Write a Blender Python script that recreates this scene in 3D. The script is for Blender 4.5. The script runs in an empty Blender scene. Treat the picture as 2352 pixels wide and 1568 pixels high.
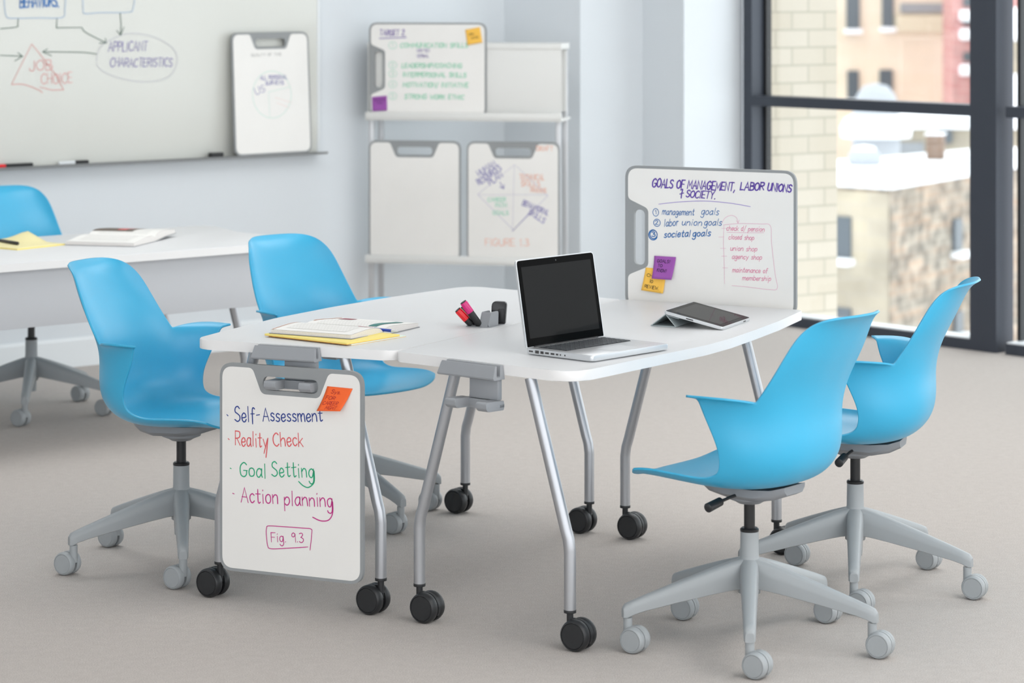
import bpy, bmesh, math, random
from mathutils import Vector, Matrix
from mathutils.geometry import tessellate_polygon

random.seed(7)
R = math.radians
C = bpy.context.scene.collection
scn = bpy.context.scene

# ------------------------------------------------------------------ camera, world, light, exposure
cam_data = bpy.data.cameras.new('camera')
cam = bpy.data.objects.new('camera', cam_data)
C.objects.link(cam)
cam.location = (0, 0, 1.74)
cam.rotation_euler = (R(90), 0, 0)
cam_data.sensor_fit = 'HORIZONTAL'
cam_data.sensor_width = 36.0
cam_data.lens = 6100.0 / 2352.0 * 36.0
cam_data.shift_y = -824.0 / 2352.0
cam_data.clip_end = 400
cam_data.dof.use_dof = True
cam_data.dof.focus_distance = 7.55
cam_data.dof.aperture_fstop = 4.0
scn.camera = cam

scn.view_settings.view_transform = 'Standard'
scn.view_settings.look = 'None'
scn.view_settings.exposure = 0.4
scn.view_settings.gamma = 1.0
scn.view_settings.use_curve_mapping = False

world = bpy.data.worlds.new('overcast_sky')
scn.world = world
world.use_nodes = True
wn = world.node_tree
wn.nodes.clear()
wo = wn.nodes.new('ShaderNodeOutputWorld')
wb = wn.nodes.new('ShaderNodeBackground')
wb.inputs['Color'].default_value = (0.93, 0.965, 1.0, 1)
wb.inputs['Strength'].default_value = 2.1
wn.links.new(wb.outputs[0], wo.inputs[0])

def area_light(name, loc, sx, sy, power, rot=(0, 0, 0), col=(1, 1, 1)):
    d = bpy.data.lights.new(name, 'AREA')
    d.shape = 'RECTANGLE'; d.size = sx; d.size_y = sy; d.energy = power; d.color = col
    o = bpy.data.objects.new(name, d); C.objects.link(o)
    o.location = loc; o.rotation_euler = rot
    return o
# unseen area lights added under the ceiling to brighten the room
for lx, ly, pw in ((-2.8, 5.6, 6), (2.0, 4.4, 26), (-1.4, 9.4, 26), (1.4, 10.2, 26), (3.2, 6.2, 34), (2.0, 2.6, 16), (4.2, 3.0, 30)):
    area_light('ceiling_fill_light', (lx, ly, 3.08), 1.5, 2.2, pw, (0, 0, R(-29)))

# ------------------------------------------------------------------ materials
def mat(name, col, rough=0.5, metal=0.0, spec=0.5, bump=None, vary=None, coat=0.0):
    m = bpy.data.materials.new(name)
    m.use_nodes = True
    nt = m.node_tree
    p = nt.nodes['Principled BSDF']
    p.inputs['Base Color'].default_value = (*col, 1)
    p.inputs['Roughness'].default_value = rough
    p.inputs['Metallic'].default_value = metal
    p.inputs['Specular IOR Level'].default_value = spec
    p.inputs['Coat Weight'].default_value = coat
    p.inputs['Coat Roughness'].default_value = 0.3
    tc = nt.nodes.new('ShaderNodeTexCoord')
    n = nt.nodes.new('ShaderNodeTexNoise')
    n.inputs['Scale'].default_value = (bump or vary or (60, 0))[0]
    n.inputs['Detail'].default_value = 3
    nt.links.new(tc.outputs['Object'], n.inputs['Vector'])
    if vary:
        n2 = nt.nodes.new('ShaderNodeTexNoise'); n2.inputs['Scale'].default_value = vary[0]
        n2.inputs['Detail'].default_value = 4
        nt.links.new(tc.outputs['Object'], n2.inputs['Vector'])
        r = nt.nodes.new('ShaderNodeMapRange')
        r.inputs['From Min'].default_value = 0.3; r.inputs['From Max'].default_value = 0.7
        r.inputs['To Min'].default_value = 1 - vary[1]; r.inputs['To Max'].default_value = 1 + vary[1]
        nt.links.new(n2.outputs['Fac'], r.inputs['Value'])
        mx = nt.nodes.new('ShaderNodeVectorMath'); mx.operation = 'SCALE'
        mx.inputs[0].default_value = col
        nt.links.new(r.outputs[0], mx.inputs['Scale'])
        nt.links.new(mx.outputs[0], p.inputs['Base Color'])
    if bump:
        b = nt.nodes.new('ShaderNodeBump'); b.inputs['Strength'].default_value = bump[1]
        b.inputs['Distance'].default_value = 0.002
        nt.links.new(n.outputs['Fac'], b.inputs['Height'])
        nt.links.new(b.outputs['Normal'], p.inputs['Normal'])
    return m

def srgb(r, g, b):
    f = lambda c: (c / 255 / 12.92) if c / 255 <= 0.04045 else ((c / 255 + 0.055) / 1.055) ** 2.4
    return (f(r), f(g), f(b))

def brick_mat(name, c1, c2, mortar, bw, rh, ms, rough=0.9, plane='XZ', noise=0.0, nscale=3.0):
    m = bpy.data.materials.new(name); m.use_nodes = True
    nt = m.node_tree; p = nt.nodes['Principled BSDF']
    p.inputs['Roughness'].default_value = rough
    tc = nt.nodes.new('ShaderNodeTexCoord')
    s = nt.nodes.new('ShaderNodeSeparateXYZ'); c = nt.nodes.new('ShaderNodeCombineXYZ')
    nt.links.new(tc.outputs['Object'], s.inputs[0])
    if plane == 'XZ':
        nt.links.new(s.outputs['X'], c.inputs['X']); nt.links.new(s.outputs['Z'], c.inputs['Y'])
    elif plane == 'YX':
        nt.links.new(s.outputs['Y'], c.inputs['X']); nt.links.new(s.outputs['X'], c.inputs['Y'])
    else:
        nt.links.new(s.outputs['X'], c.inputs['X']); nt.links.new(s.outputs['Y'], c.inputs['Y'])
    b = nt.nodes.new('ShaderNodeTexBrick')
    b.inputs['Color1'].default_value = (*c1, 1); b.inputs['Color2'].default_value = (*c2, 1)
    b.inputs['Mortar'].default_value = (*mortar, 1)
    b.inputs['Scale'].default_value = 1.0
    b.inputs['Brick Width'].default_value = bw; b.inputs['Row Height'].default_value = rh
    b.inputs['Mortar Size'].default_value = ms
    b.inputs['Mortar Smooth'].default_value = 0.1
    nt.links.new(c.outputs[0], b.inputs['Vector'])
    out = b.outputs['Color']
    if noise:
        n = nt.nodes.new('ShaderNodeTexNoise'); n.inputs['Scale'].default_value = nscale
        n.inputs['Detail'].default_value = 6
        nt.links.new(tc.outputs['Object'], n.inputs['Vector'])
        r = nt.nodes.new('ShaderNodeMapRange')
        r.inputs['From Min'].default_value = 0.3; r.inputs['From Max'].default_value = 0.7
        r.inputs['To Min'].default_value = 1 - noise; r.inputs['To Max'].default_value = 1 + noise
        nt.links.new(n.outputs['Fac'], r.inputs['Value'])
        v = nt.nodes.new('ShaderNodeVectorMath'); v.operation = 'SCALE'
        nt.links.new(out, v.inputs[0]); nt.links.new(r.outputs[0], v.inputs['Scale'])
        out = v.outputs[0]
    nt.links.new(out, p.inputs['Base Color'])
    return m

def carpet_mat():
    m = bpy.data.materials.new('grey_carpet'); m.use_nodes = True
    nt = m.node_tree; p = nt.nodes['Principled BSDF']
    p.inputs['Roughness'].default_value = 1.0
    p.inputs['Specular IOR Level'].default_value = 0.1
    tc = nt.nodes.new('ShaderNodeTexCoord')
    fine = nt.nodes.new('ShaderNodeTexNoise'); fine.inputs['Scale'].default_value = 300; fine.inputs['Detail'].default_value = 5
    fine.inputs['Roughness'].default_value = 0.75
    blot = nt.nodes.new('ShaderNodeTexNoise'); blot.inputs['Scale'].default_value = 34; blot.inputs['Detail'].default_value = 3
    for n in (fine, blot): nt.links.new(tc.outputs['Object'], n.inputs['Vector'])
    add = nt.nodes.new('ShaderNodeMath'); add.operation = 'MULTIPLY_ADD'
    add.inputs[1].default_value = 0.10
    nt.links.new(blot.outputs['Fac'], add.inputs[0]); nt.links.new(fine.outputs['Fac'], add.inputs[2])
    cr = nt.nodes.new('ShaderNodeValToRGB')
    cr.color_ramp.elements[0].position = 0.36; cr.color_ramp.elements[0].color = (*srgb(157, 150, 145), 1)
    cr.color_ramp.elements[1].position = 0.86; cr.color_ramp.elements[1].color = (*srgb(228, 221, 215), 1)
    nt.links.new(add.outputs[0], cr.inputs['Fac'])
    nt.links.new(cr.outputs['Color'], p.inputs['Base Color'])
    b = nt.nodes.new('ShaderNodeBump'); b.inputs['Strength'].default_value = 0.35; b.inputs['Distance'].default_value = 0.003
    nt.links.new(fine.outputs['Fac'], b.inputs['Height']); nt.links.new(b.outputs['Normal'], p.inputs['Normal'])
    return m

def glass_mat():
    m = bpy.data.materials.new('window_glass'); m.use_nodes = True
    nt = m.node_tree; nt.nodes.clear()
    o = nt.nodes.new('ShaderNodeOutputMaterial'); mx = nt.nodes.new('ShaderNodeMixShader')
    t = nt.nodes.new('ShaderNodeBsdfTransparent'); g = nt.nodes.new('ShaderNodeBsdfGlossy')
    g.inputs['Roughness'].default_value = 0.02
    t.inputs['Color'].default_value = (0.97, 0.985, 0.98, 1)
    mx.inputs[0].default_value = 0.05
    nt.links.new(t.outputs[0], mx.inputs[1]); nt.links.new(g.outputs[0], mx.inputs[2])
    nt.links.new(mx.outputs[0], o.inputs[0])
    return m

M = {}
M['blue'] = mat('blue_plastic', srgb(48, 171, 213), 0.40, 0, 0.6, bump=(900, 0.03), coat=0.3)
M['grey_plastic'] = mat('light_grey_plastic', srgb(158, 162, 164), 0.40, 0, 0.4, bump=(700, 0.03))
M['mech'] = mat('mid_grey_plastic', srgb(140, 143, 147), 0.5)
M['frame_grey'] = mat('board_frame_grey', srgb(146, 149, 150), 0.5)
M['dock_grey'] = mat('dock_grey', srgb(150, 153, 157), 0.42, 0, 0.5)
M['black'] = mat('black_plastic', srgb(34, 35, 37), 0.45)
M['black_gloss'] = mat('black_metal', srgb(30, 31, 33), 0.3)
M['silver'] = mat('silver_painted_steel', srgb(182, 184, 188), 0.34, 0.8, 0.5)
M['table_white'] = mat('white_laminate', srgb(216, 217, 218), 0.40, 0, 0.4, vary=(2, 0.01))
M['edge_white'] = mat('white_edge', srgb(238, 237, 236), 0.4)
M['board_white'] = mat('whiteboard_enamel', srgb(236, 234, 230), 0.22, 0, 0.5, vary=(5, 0.015))
M['wall_board'] = mat('wall_whiteboard_enamel', srgb(219, 220, 214), 0.25, 0, 0.5, vary=(1.5, 0.015))
M['wall'] = mat('painted_wall', srgb(221, 226, 230), 0.75, 0, 0.3, bump=(150, 0.05))
M['trim'] = mat('white_trim', srgb(230, 234, 236), 0.5)
M['ceiling'] = mat('ceiling_paint', srgb(235, 236, 236), 0.9)
M['carpet'] = carpet_mat()
M['winframe'] = mat('dark_window_frame', srgb(58, 63, 73), 0.45, 0.2)
M['glass'] = glass_mat()
M['shelf_white'] = mat('white_shelf_paint', srgb(225, 225, 222), 0.5)
M['shelf_metal'] = mat('shelf_post_metal', srgb(205, 206, 208), 0.35, 0.4)
M['panel_grey'] = mat('grey_modesty_panel', srgb(196, 198, 202), 0.6)
M['alu'] = mat('brushed_aluminium', srgb(214, 216, 218), 0.33, 0.55, 0.5)
M['alu_light'] = mat('pale_aluminium', srgb(220, 222, 224), 0.4, 0.3)
M['key'] = mat('dark_keys', srgb(62, 66, 70), 0.5)
M['screen'] = mat('glossy_dark_screen', srgb(38, 38, 38), 0.05, 0, 0.03)
M['bezel'] = mat('glossy_black_bezel', srgb(14, 14, 14), 0.08, 0, 0.02)
M['port'] = mat('dark_port', srgb(60, 58, 58), 0.5)
M['cover'] = mat('grey_tablet_cover', srgb(172, 182, 184), 0.55)
M['paper'] = mat('white_paper', srgb(238, 237, 233), 0.7)
M['paper_edge'] = mat('page_edges', srgb(226, 222, 218), 0.8, vary=(400, 0.06))
M['print'] = brick_mat('printed_page', srgb(184, 182, 178), srgb(196, 194, 190), srgb(236, 235, 231), 0.021, 0.0052, 0.0021, 0.7, 'XY')
M['print_turned'] = brick_mat('printed_page_turned', srgb(184, 182, 178), srgb(196, 194, 190), srgb(236, 235, 231), 0.021, 0.0052, 0.0021, 0.7, 'YX')
M['yellow'] = mat('yellow_pad_paper', srgb(246, 226, 130), 0.7)
M['pale_yellow'] = mat('pale_yellow_paper', srgb(236, 226, 172), 0.7)
M['mint'] = mat('pale_green_paper', srgb(222, 234, 222), 0.7)
M['amber_edge'] = mat('amber_pad_backing', srgb(238, 178, 84), 0.7)
M['teal'] = mat('teal_print', srgb(0, 112, 106), 0.5)
M['rust'] = mat('rust_print', srgb(196, 120, 70), 0.6)
M['plum'] = mat('plum_print', srgb(146, 60, 78), 0.6)
M['blue_pen'] = mat('blue_pen_plastic', srgb(34, 66, 168), 0.25)
M['photo_dark'] = mat('dark_photo_print', srgb(92, 78, 66), 0.5, vary=(60, 0.4))
M['red'] = mat('red_marker_cap', srgb(232, 30, 40), 0.25)
M['green'] = mat('green_marker_cap', srgb(0, 132, 92), 0.25)
M['magenta'] = mat('magenta_marker_cap', srgb(214, 32, 122), 0.25)
M['orange_note'] = mat('orange_note_paper', srgb(246, 104, 44), 0.75)
M['yellow_note'] = mat('golden_note_paper', srgb(252, 198, 84), 0.75)
M['purple_note'] = mat('purple_note_paper', srgb(156, 84, 170), 0.75)
INK = {}
def ink(r, g, b):
    k = (r, g, b)
    if k not in INK:
        INK[k] = mat('marker_ink_%d' % len(INK), srgb(*k), 0.5)
    return INK[k]

# ------------------------------------------------------------------ mesh helpers
def link(name, bm, m, parent=None, smooth=40, loc=None, rot=None):
    me = bpy.data.meshes.new(name)
    bmesh.ops.recalc_face_normals(bm, faces=bm.faces)
    bm.to_mesh(me); bm.free()
    if isinstance(m, (list, tuple)):
        for q in m: me.materials.append(q)
    else:
        me.materials.append(m)
    if smooth:
        for p in me.polygons: p.use_smooth = True
        me.set_sharp_from_angle(angle=R(smooth))
    o = bpy.data.objects.new(name, me)
    C.objects.link(o)
    if parent is not None: o.parent = parent
    if loc: o.location = loc
    if rot: o.rotation_euler = rot
    return o

def thing(name, label, cat, loc=(0, 0, 0), rz=0.0, group=None):
    o = bpy.data.objects.new(name, None); C.objects.link(o)
    o.empty_display_size = 0.1
    o.location = loc; o.rotation_euler = (0, 0, rz)
    o['label'] = label; o['category'] = cat
    if group: o['group'] = group
    return o
def tag(o, label, cat, group=None):
    o['label'] = label; o['category'] = cat
    if group: o['group'] = group
    return o
def struct(o):
    o['kind'] = 'structure'; return o

def box(bm, c, s, bevel=0.0, rot=None, seg=2):
    r = bmesh.ops.create_cube(bm, size=1.0)
    vs = r['verts']
    bmesh.ops.scale(bm, verts=vs, vec=s)
    if bevel:
        es = {e for v in vs for e in v.link_edges}
        rr = bmesh.ops.bevel(bm, geom=list(es), offset=bevel, segments=seg, affect='EDGES', profile=0.5)
        vs = list({v for f in rr['faces'] for v in f.verts} | {v for v in vs if v.is_valid})
    mtx = Matrix.Translation(c)
    if rot is not None: mtx = mtx @ rot
    bmesh.ops.transform(bm, matrix=mtx, verts=vs)
    return vs

def fillet(pts, rad, n=6):
    """closed polygon with rounded corners; rad one number or one per corner"""
    out = []
    N = len(pts)
    for i in range(N):
        p = Vector(pts[i]); a = Vector(pts[i - 1]); b = Vector(pts[(i + 1) % N])
        r = rad[i] if isinstance(rad, (list, tuple)) else rad
        if r <= 1e-6:
            out.append((p.x, p.y)); continue
        d1 = (a - p).normalized(); d2 = (b - p).normalized()
        ang = d1.angle(d2)
        t = min(r / math.tan(ang / 2), (a - p).length * 0.49, (b - p).length * 0.49)
        for k in range(n + 1):
            s = k / n
            q = (p + d1 * t) * (1 - s) ** 2 + p * 2 * s * (1 - s) + (p + d2 * t) * s ** 2
            out.append((q.x, q.y))
    return out

def prism(bm, outline, z0, z1, holes=(), fn=None, bevel=0.0):
    """extrude a 2-D outline (with holes); fn maps (x, y, h) to 3-D"""
    fn = fn or (lambda x, y, h: (x, y, h))
    loops = [list(outline)] + [list(h) for h in holes]
    if holes:
        flat = [p for l in loops for p in l]
        tris = tessellate_polygon([[Vector((x, y, 0)) for x, y in l] for l in loops])
        lo = [bm.verts.new(fn(x, y, z0)) for x, y in flat]
        hi = [bm.verts.new(fn(x, y, z1)) for x, y in flat]
        for t in tris:
            bm.faces.new([lo[i] for i in t]); bm.faces.new([hi[i] for i in t])
        k = 0
        for l in loops:
            n = len(l)
            for i in range(n):
                a, b = k + i, k + (i + 1) % n
                bm.faces.new([lo[a], lo[b], hi[b], hi[a]])
            k += n
        return
    lo = [bm.verts.new(fn(x, y, z0)) for x, y in outline]
    hi = [bm.verts.new(fn(x, y, z1)) for x, y in outline]
    f0 = bm.faces.new(lo); f1 = bm.faces.new(hi)
    n = len(lo)
    for i in range(n):
        bm.faces.new([lo[i], lo[(i + 1) % n], hi[(i + 1) % n], hi[i]])
    if bevel:
        es = [e for f in (f0, f1) for e in f.edges]
        bmesh.ops.bevel(bm, geom=es, offset=bevel, segments=2, affect='EDGES', profile=0.5)

def tube(bm, pts, r, seg=16, cap=True):
    pts = [Vector(p) for p in pts]
    rs = r if isinstance(r, (list, tuple)) else [r] * len(pts)
    rings = []
    t0 = (pts[1] - pts[0]).normalized()
    up = Vector((0, 0, 1)) if abs(t0.z) < 0.9 else Vector((1, 0, 0))
    nrm = t0.cross(up).normalized()
    for i, p in enumerate(pts):
        if i == 0: t = t0
        elif i == len(pts) - 1: t = (pts[i] - pts[i - 1]).normalized()
        else: t = ((pts[i + 1] - p).normalized() + (p - pts[i - 1]).normalized()).normalized()
        nrm = (nrm - t * nrm.dot(t)).normalized()
        bn = t.cross(nrm)
        rings.append([bm.verts.new(p + (nrm * math.cos(2 * math.pi * k / seg) + bn * math.sin(2 * math.pi * k / seg)) * rs[i]) for k in range(seg)])
    for a, b in zip(rings, rings[1:]):
        for k in range(seg):
            bm.faces.new([a[k], a[(k + 1) % seg], b[(k + 1) % seg], b[k]])
    if cap:
        bm.faces.new(rings[0]); bm.faces.new(rings[-1])

def lathe(bm, prof, seg=28, mtx=None):
    """profile of (r, z) turned about z"""
    rings = []
    for r, z in prof:
        if r < 1e-6:
            rings.append([bm.verts.new((0, 0, z))])
        else:
            rings.append([bm.verts.new((r * math.cos(2 * math.pi * k / seg), r * math.sin(2 * math.pi * k / seg), z)) for k in range(seg)])
    for a, b in zip(rings, rings[1:]):
        for k in range(seg):
            q = [a[k % len(a)], a[(k + 1) % len(a)], b[(k + 1) % len(b)], b[k % len(b)]]
            q = list(dict.fromkeys(q))
            if len(q) > 2: bm.faces.new(q)
    for end in (rings[0], rings[-1]):
        if len(end) > 2: bm.faces.new(end)
    if mtx is not None:
        bmesh.ops.transform(bm, matrix=mtx, verts=[v for rg in rings for v in rg])

def loft(bm, sections):
    rings = [[bm.verts.new(p) for p in s] for s in sections]
    n = len(rings[0])
    for a, b in zip(rings, rings[1:]):
        for k in range(n):
            bm.faces.new([a[k], a[(k + 1) % n], b[(k + 1) % n], b[k]])
    bm.faces.new(rings[0]); bm.faces.new(rings[-1])

def catmull(pts, n=5, closed=False):
    if len(pts) < 3: return list(pts)
    out = []
    N = len(pts)
    rng = range(N) if closed else range(N - 1)
    for i in rng:
        g = (lambda k: pts[k % N]) if closed else (lambda k: pts[max(0, min(N - 1, k))])
        p0, p1, p2, p3 = g(i - 1), g(i), g(i + 1), g(i + 2)
        for k in range(n):
            t = k / n
            out.append(tuple(0.5 * (2 * b + (c - a) * t + (2 * a - 5 * b + 4 * c - d) * t * t + (-a + 3 * b - 3 * c + d) * t ** 3)
                             for a, b, c, d in zip(p0, p1, p2, p3)))
    if not closed: out.append(tuple(pts[-1]))
    return out

# ------------------------------------------------------------------ handwriting
GL = {
'A': (6, "0,0 3,10 6,0/1,3.6 5,3.6"), 'B': (5, "0,0 0,10/~0,10 4,9.3 4,6 0,5.2/~0,5.2 5,4.4 4.6,.6 0,0"),
'C': (5.6, "~5.4,8.4 3.4,10 .8,8 0,5 .8,1.5 3.2,0 5.4,1.4"), 'D': (5.6, "0,0 0,10/~0,10 4.4,8.8 5.4,5 4.2,1 0,0"),
'E': (4.8, "4.6,10 0,10 0,0 4.8,0/0,5 4,5"), 'F': (4.6, "4.6,10 0,10 0,0/0,5.2 3.8,5.2"),
'G': (6, "~5.4,8.4 3.4,10 .8,8 0,5 .8,1.2 3.4,0 5.4,1.6 5.4,4.4/3.2,4.5 6,4.5"), 'H': (5.4, "0,0 0,10/5.2,0 5.2,10/0,5 5.2,5"),
'I': (1.4, ".7,0 .7,10"), 'J': (4.4, "~4,10 4,2.5 2.4,0 .6,.8 0,2.6"), 'K': (5, "0,0 0,10/5,10 0,4.4/1.6,6 5,0"),
'L': (4.4, "0,10 0,0 4.4,0"), 'M': (7, "0,0 .6,10 3.4,3 6.2,10 7,0"), 'N': (5.6, "0,0 0,10 5.4,0 5.4,10"),
'O': (6, "~3,10 .6,8 0,5 .8,1.4 3,0 5.2,1.4 6,5 5.2,8.6 3,10"), 'P': (5, "0,0 0,10/~0,10 4.6,9.2 4.6,5.6 0,4.8"),
'Q': (6, "~3,10 .6,8 0,5 .8,1.4 3,0 5.2,1.4 6,5 5.2,8.6 3,10/3.6,2.6 6,-.6"), 'R': (5.2, "0,0 0,10/~0,10 4.6,9.4 4.4,5.8 0,4.9/1.6,5 5.2,0"),
'S': (5, "~4.8,8.6 3,10 .8,9 .6,6.6 2.6,5.2 4.6,3.6 4.4,1.2 2.2,0 0,1.2"), 'T': (5.4, "0,10 5.4,10/2.7,10 2.7,0"),
'U': (5.4, "~0,10 .1,3 1.2,.4 3,0 4.8,1 5.3,4 5.3,10"), 'V': (5.4, "0,10 2.7,0 5.4,10"), 'W': (7.4, "0,10 1.8,0 3.7,7 5.6,0 7.4,10"),
'X': (5, "0,0 5,10/0,10 5,0"), 'Y': (5.2, "0,10 2.6,5 5.2,10/2.6,5 2.6,0"), '&': (6, "~6,0 1.4,7.4 1.8,9.6 3.6,9.6 3.6,7.4 .6,3.4 .6,.8 2.6,0 5.4,3.6"),
'a': (4.8, "~4.3,4.6 3.4,6 1.4,5.6 .2,3 .9,.4 2.6,.2 4.2,2.6/~4.3,6 4.2,2 4.9,0"), 'b': (4.4, "0,10 0,0/~0,3.6 1.6,6 3.6,5.4 4.2,3 3.2,.4 1.4,0 0,1.4"),
'c': (4, "~4,5 2.4,6.1 .6,5 .1,2.8 1,.4 2.6,0 4.1,1.2"), 'd': (4.8, "~4.1,4.6 3,6 1.2,5.6 .2,3 .9,.4 2.4,.1 4,2.4/4.2,10 4.2,0"),
'e': (4.2, "~.4,2.8 3.8,3.4 3.6,5.4 2,6.1 .4,4.4 .2,2 1.4,.1 3,.2 4.2,1.6"), 'f': (3.6, "~3.8,9.2 2.6,10 1.5,8.4 1.4,-1/0,5.8 3.2,5.8"),
'g': (4.6, "~4.2,5 2.8,6.1 .8,5.2 .2,2.8 1.2,.6 3,.8 4.2,4.4/~4.3,6 4.3,-1.6 3,-4 1,-3.6 .2,-2.4"), 'h': (4.6, "0,10 0,0/~0,3.6 1.8,5.8 3.6,5.6 4.2,3.6 4.3,0"),
'i': (1.6, ".7,6 .8,0/.7,8.4 .9,8.9"), 'j': (2.4, "~1.6,6 1.6,-2 .4,-3.8 -.8,-3/1.6,8.4 1.8,8.9"), 'k': (4.2, "0,10 0,0/4,6.2 .1,2.4/1.4,3.4 4.2,0"),
'l': (1.6, ".8,10 .7,0"), 'm': (7, "0,6 .1,0/~.1,3.6 1.4,5.8 2.8,5.6 3.3,3.6 3.4,0/~3.4,3.6 4.8,5.8 6.3,5.6 6.7,3.6 6.9,0"),
'n': (4.6, "0,6 .1,0/~.1,3.6 1.8,5.8 3.5,5.6 4.2,3.6 4.4,0"), 'o': (4.6, "~2.2,6 .6,5 .1,2.8 .9,.6 2.4,0 4,1 4.4,3.2 3.6,5.4 2.2,6"),
'p': (4.6, "0,6 .1,-4/~0,3.6 1.6,6 3.6,5.6 4.4,3 3.2,.6 1.6,.2 .1,1.4"), 'q': (4.6, "~4.2,5 2.8,6.1 .8,5.2 .2,2.8 1.2,.6 3,.8 4.2,4.4/4.3,6 4.4,-4"),
'r': (3.4, "0,6 .1,0/~.1,3.4 1.4,5.8 3.4,5.6"), 's': (3.8, "~3.7,5.2 2.2,6.1 .7,5.2 1.2,3.6 3.2,2.6 3.6,1 2,0 .1,.8"),
't': (3.8, "~1.8,9.4 1.7,2 2.4,.1 3.8,.8/0,6.2 3.8,6.4"), 'u': (4.6, "~0,6 .2,1.8 1.4,.1 3,.6 4.2,3/~4.2,6 4.2,1.6 4.9,0"),
'v': (4.2, "0,6 2.1,0 4.2,6"), 'w': (6.2, "0,6 1.5,0 3.1,5 4.7,0 6.2,6"), 'x': (4, "0,6 4,0/4,6 0,0"), 'y': (4.6, "0,6 2.4,.4/4.6,6 2.6,.4 1,-4"), 'z': (4, "0,6 4,6 0,0 4,0"),
'1': (1.6, "0,8.4 1,10 1,0"), '2': (4.6, "~.2,8 2,10 4.2,8.6 3.6,5.6 0,0/0,.1 4.8,.1"), '3': (4.4, "~.2,9.2 2.6,10 4,8.2 1.8,5.4/~1.8,5.4 4.4,4 4,1 1.8,0 0,1"),
'4': (4.8, "3.6,0 3.6,10 0,3.4 4.8,3.4"), '5': (4.4, "4.2,10 .6,10 .4,5.8/~.4,5.8 3,6 4.4,3.6 3.4,.6 0,.2"), '9': (4.2, "~4,8 2.4,10 .4,8.6 .4,6.4 2.2,5.6 4,7.6/4,9 4,0"), '0': (5, "~2.5,10 .4,7.6 0,5 .6,1.6 2.5,0 4.4,1.6 5,5 4.4,8.4 2.5,10"),
'.': (1.2, ".4,0 .8,.5"), ',': (1.4, "1,1 .1,-2"), '!': (1.6, "1.2,10 .7,3/.5,0 .8,.6"), '-': (3.4, ".4,4.6 3.2,5"), '/': (3.6, "0,-2 3.6,11"), "'": (1, ".6,10 .3,7.6"), ' ': (3.4, ""), '#': (1.2, ".2,3.6 .8,4.4"), '+': (5, "~1,9 3.4,9.6 2.4,5 2,0/.2,4.6 4.8,5.6"),
}
def text_strokes(txt, a, b, h, jit=0.25, slant=0.0, gap=1.5):
    """single-line hand lettering from baseline point a to b (2-D); returns polylines"""
    rng = random.Random(hash(txt) % 9973 if False else sum(ord(c) * (i + 3) for i, c in enumerate(txt)))
    adv = sum(GL[c][0] + gap for c in txt) - gap
    ax, ay = a; bx, by = b
    L = math.hypot(bx - ax, by - ay)
    ex = ((bx - ax) / L, (by - ay) / L); ey = (-ex[1], ex[0])
    sx = L / adv; sy = h / 10.0
    out = []; x = 0.0
    for c in txt:
        w, d = GL[c]
        dy = rng.uniform(-jit, jit) * 1.2; sc = 1 + rng.uniform(-jit, jit) * 0.12
        for st in (d.split('/') if d else []):
            sm = st.startswith('~'); st = st.lstrip('~')
            pts = [tuple(float(q) for q in p.split(',')) for p in st.split()]
            pts = [(px + rng.uniform(-jit, jit) * .5, py * sc + dy + rng.uniform(-jit, jit) * .5) for px, py in pts]
            if sm: pts = catmull(pts, 5)
            q = []
            for px, py in pts:
                lx = (x + px + slant * py) * sx; ly = py * sy
                q.append((ax + ex[0] * lx + ey[0] * ly, ay + ex[1] * lx + ey[1] * ly))
            out.append(q)
        x += w + gap
    return out

def ribbon(bm, pts, w, fn):
    """flat pen stroke of width w along a 2-D polyline; fn maps 2-D to 3-D"""
    p = [Vector(q) for q in pts]
    p = [q for i, q in enumerate(p) if i == 0 or (q - p[i - 1]).length > 1e-5]
    if len(p) < 2: return
    d = (p[0] - p[1]).normalized(); p[0] = p[0] + d * w * .4
    d = (p[-1] - p[-2]).normalized(); p[-1] = p[-1] + d * w * .4
    L, Rr = [], []
    for i in range(len(p)):
        if i == 0: t = p[1] - p[0]
        elif i == len(p) - 1: t = p[-1] - p[-2]
        else: t = (p[i + 1] - p[i]).normalized() + (p[i] - p[i - 1]).normalized()
        if t.length < 1e-6: t = p[i] - p[i - 1]
        t.normalize(); n = Vector((-t.y, t.x)) * (w / 2)
        if i and i < len(p) - 1:
            ca = max(0.55, (p[i + 1] - p[i]).normalized().dot(t)); n = n / ca
        ww = 0.75 if i in (0, len(p) - 1) else 1.0
        L.append(bm.verts.new(fn(*(p[i] + n * ww)))); Rr.append(bm.verts.new(fn(*(p[i] - n * ww))))
    for i in range(len(p) - 1):
        bm.faces.new([L[i], L[i + 1], Rr[i + 1], Rr[i]])

class Groups(list):
    """phrases that each become one object"""
    def __add__(self, o):
        return Groups(list(self) + ([o] if isinstance(o, Phrase) else [Phrase(q) for q in ([o] if o else [])]))
    def __iadd__(self, o):
        self.append(Phrase(o)); return self
class Phrase(list):
    def __add__(self, o):
        return Groups([self, Phrase(o)])
def grp(strokes, sizes):
    g = Groups(); k = 0
    for n in sizes:
        g.append(Phrase(strokes[k:k + n])); k += n
    return g
def write(name, strokes, w, col, fn, parent):
    if isinstance(strokes, Groups):
        for ph in strokes: out = write(name, list(ph), w, col, fn, parent)
        return out
    bm = bmesh.new()
    for s in strokes: ribbon(bm, s, w, fn)
    o = link(name, bm, ink(*col), parent, smooth=0)
    return o
def circle(c, rx, ry, n=22, a0=0.2, turns=1.05):
    return [(c[0] + rx * math.cos(a0 + 2 * math.pi * turns * k / n), c[1] + ry * math.sin(a0 + 2 * math.pi * turns * k / n)) for k in range(n + 1)]

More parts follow.
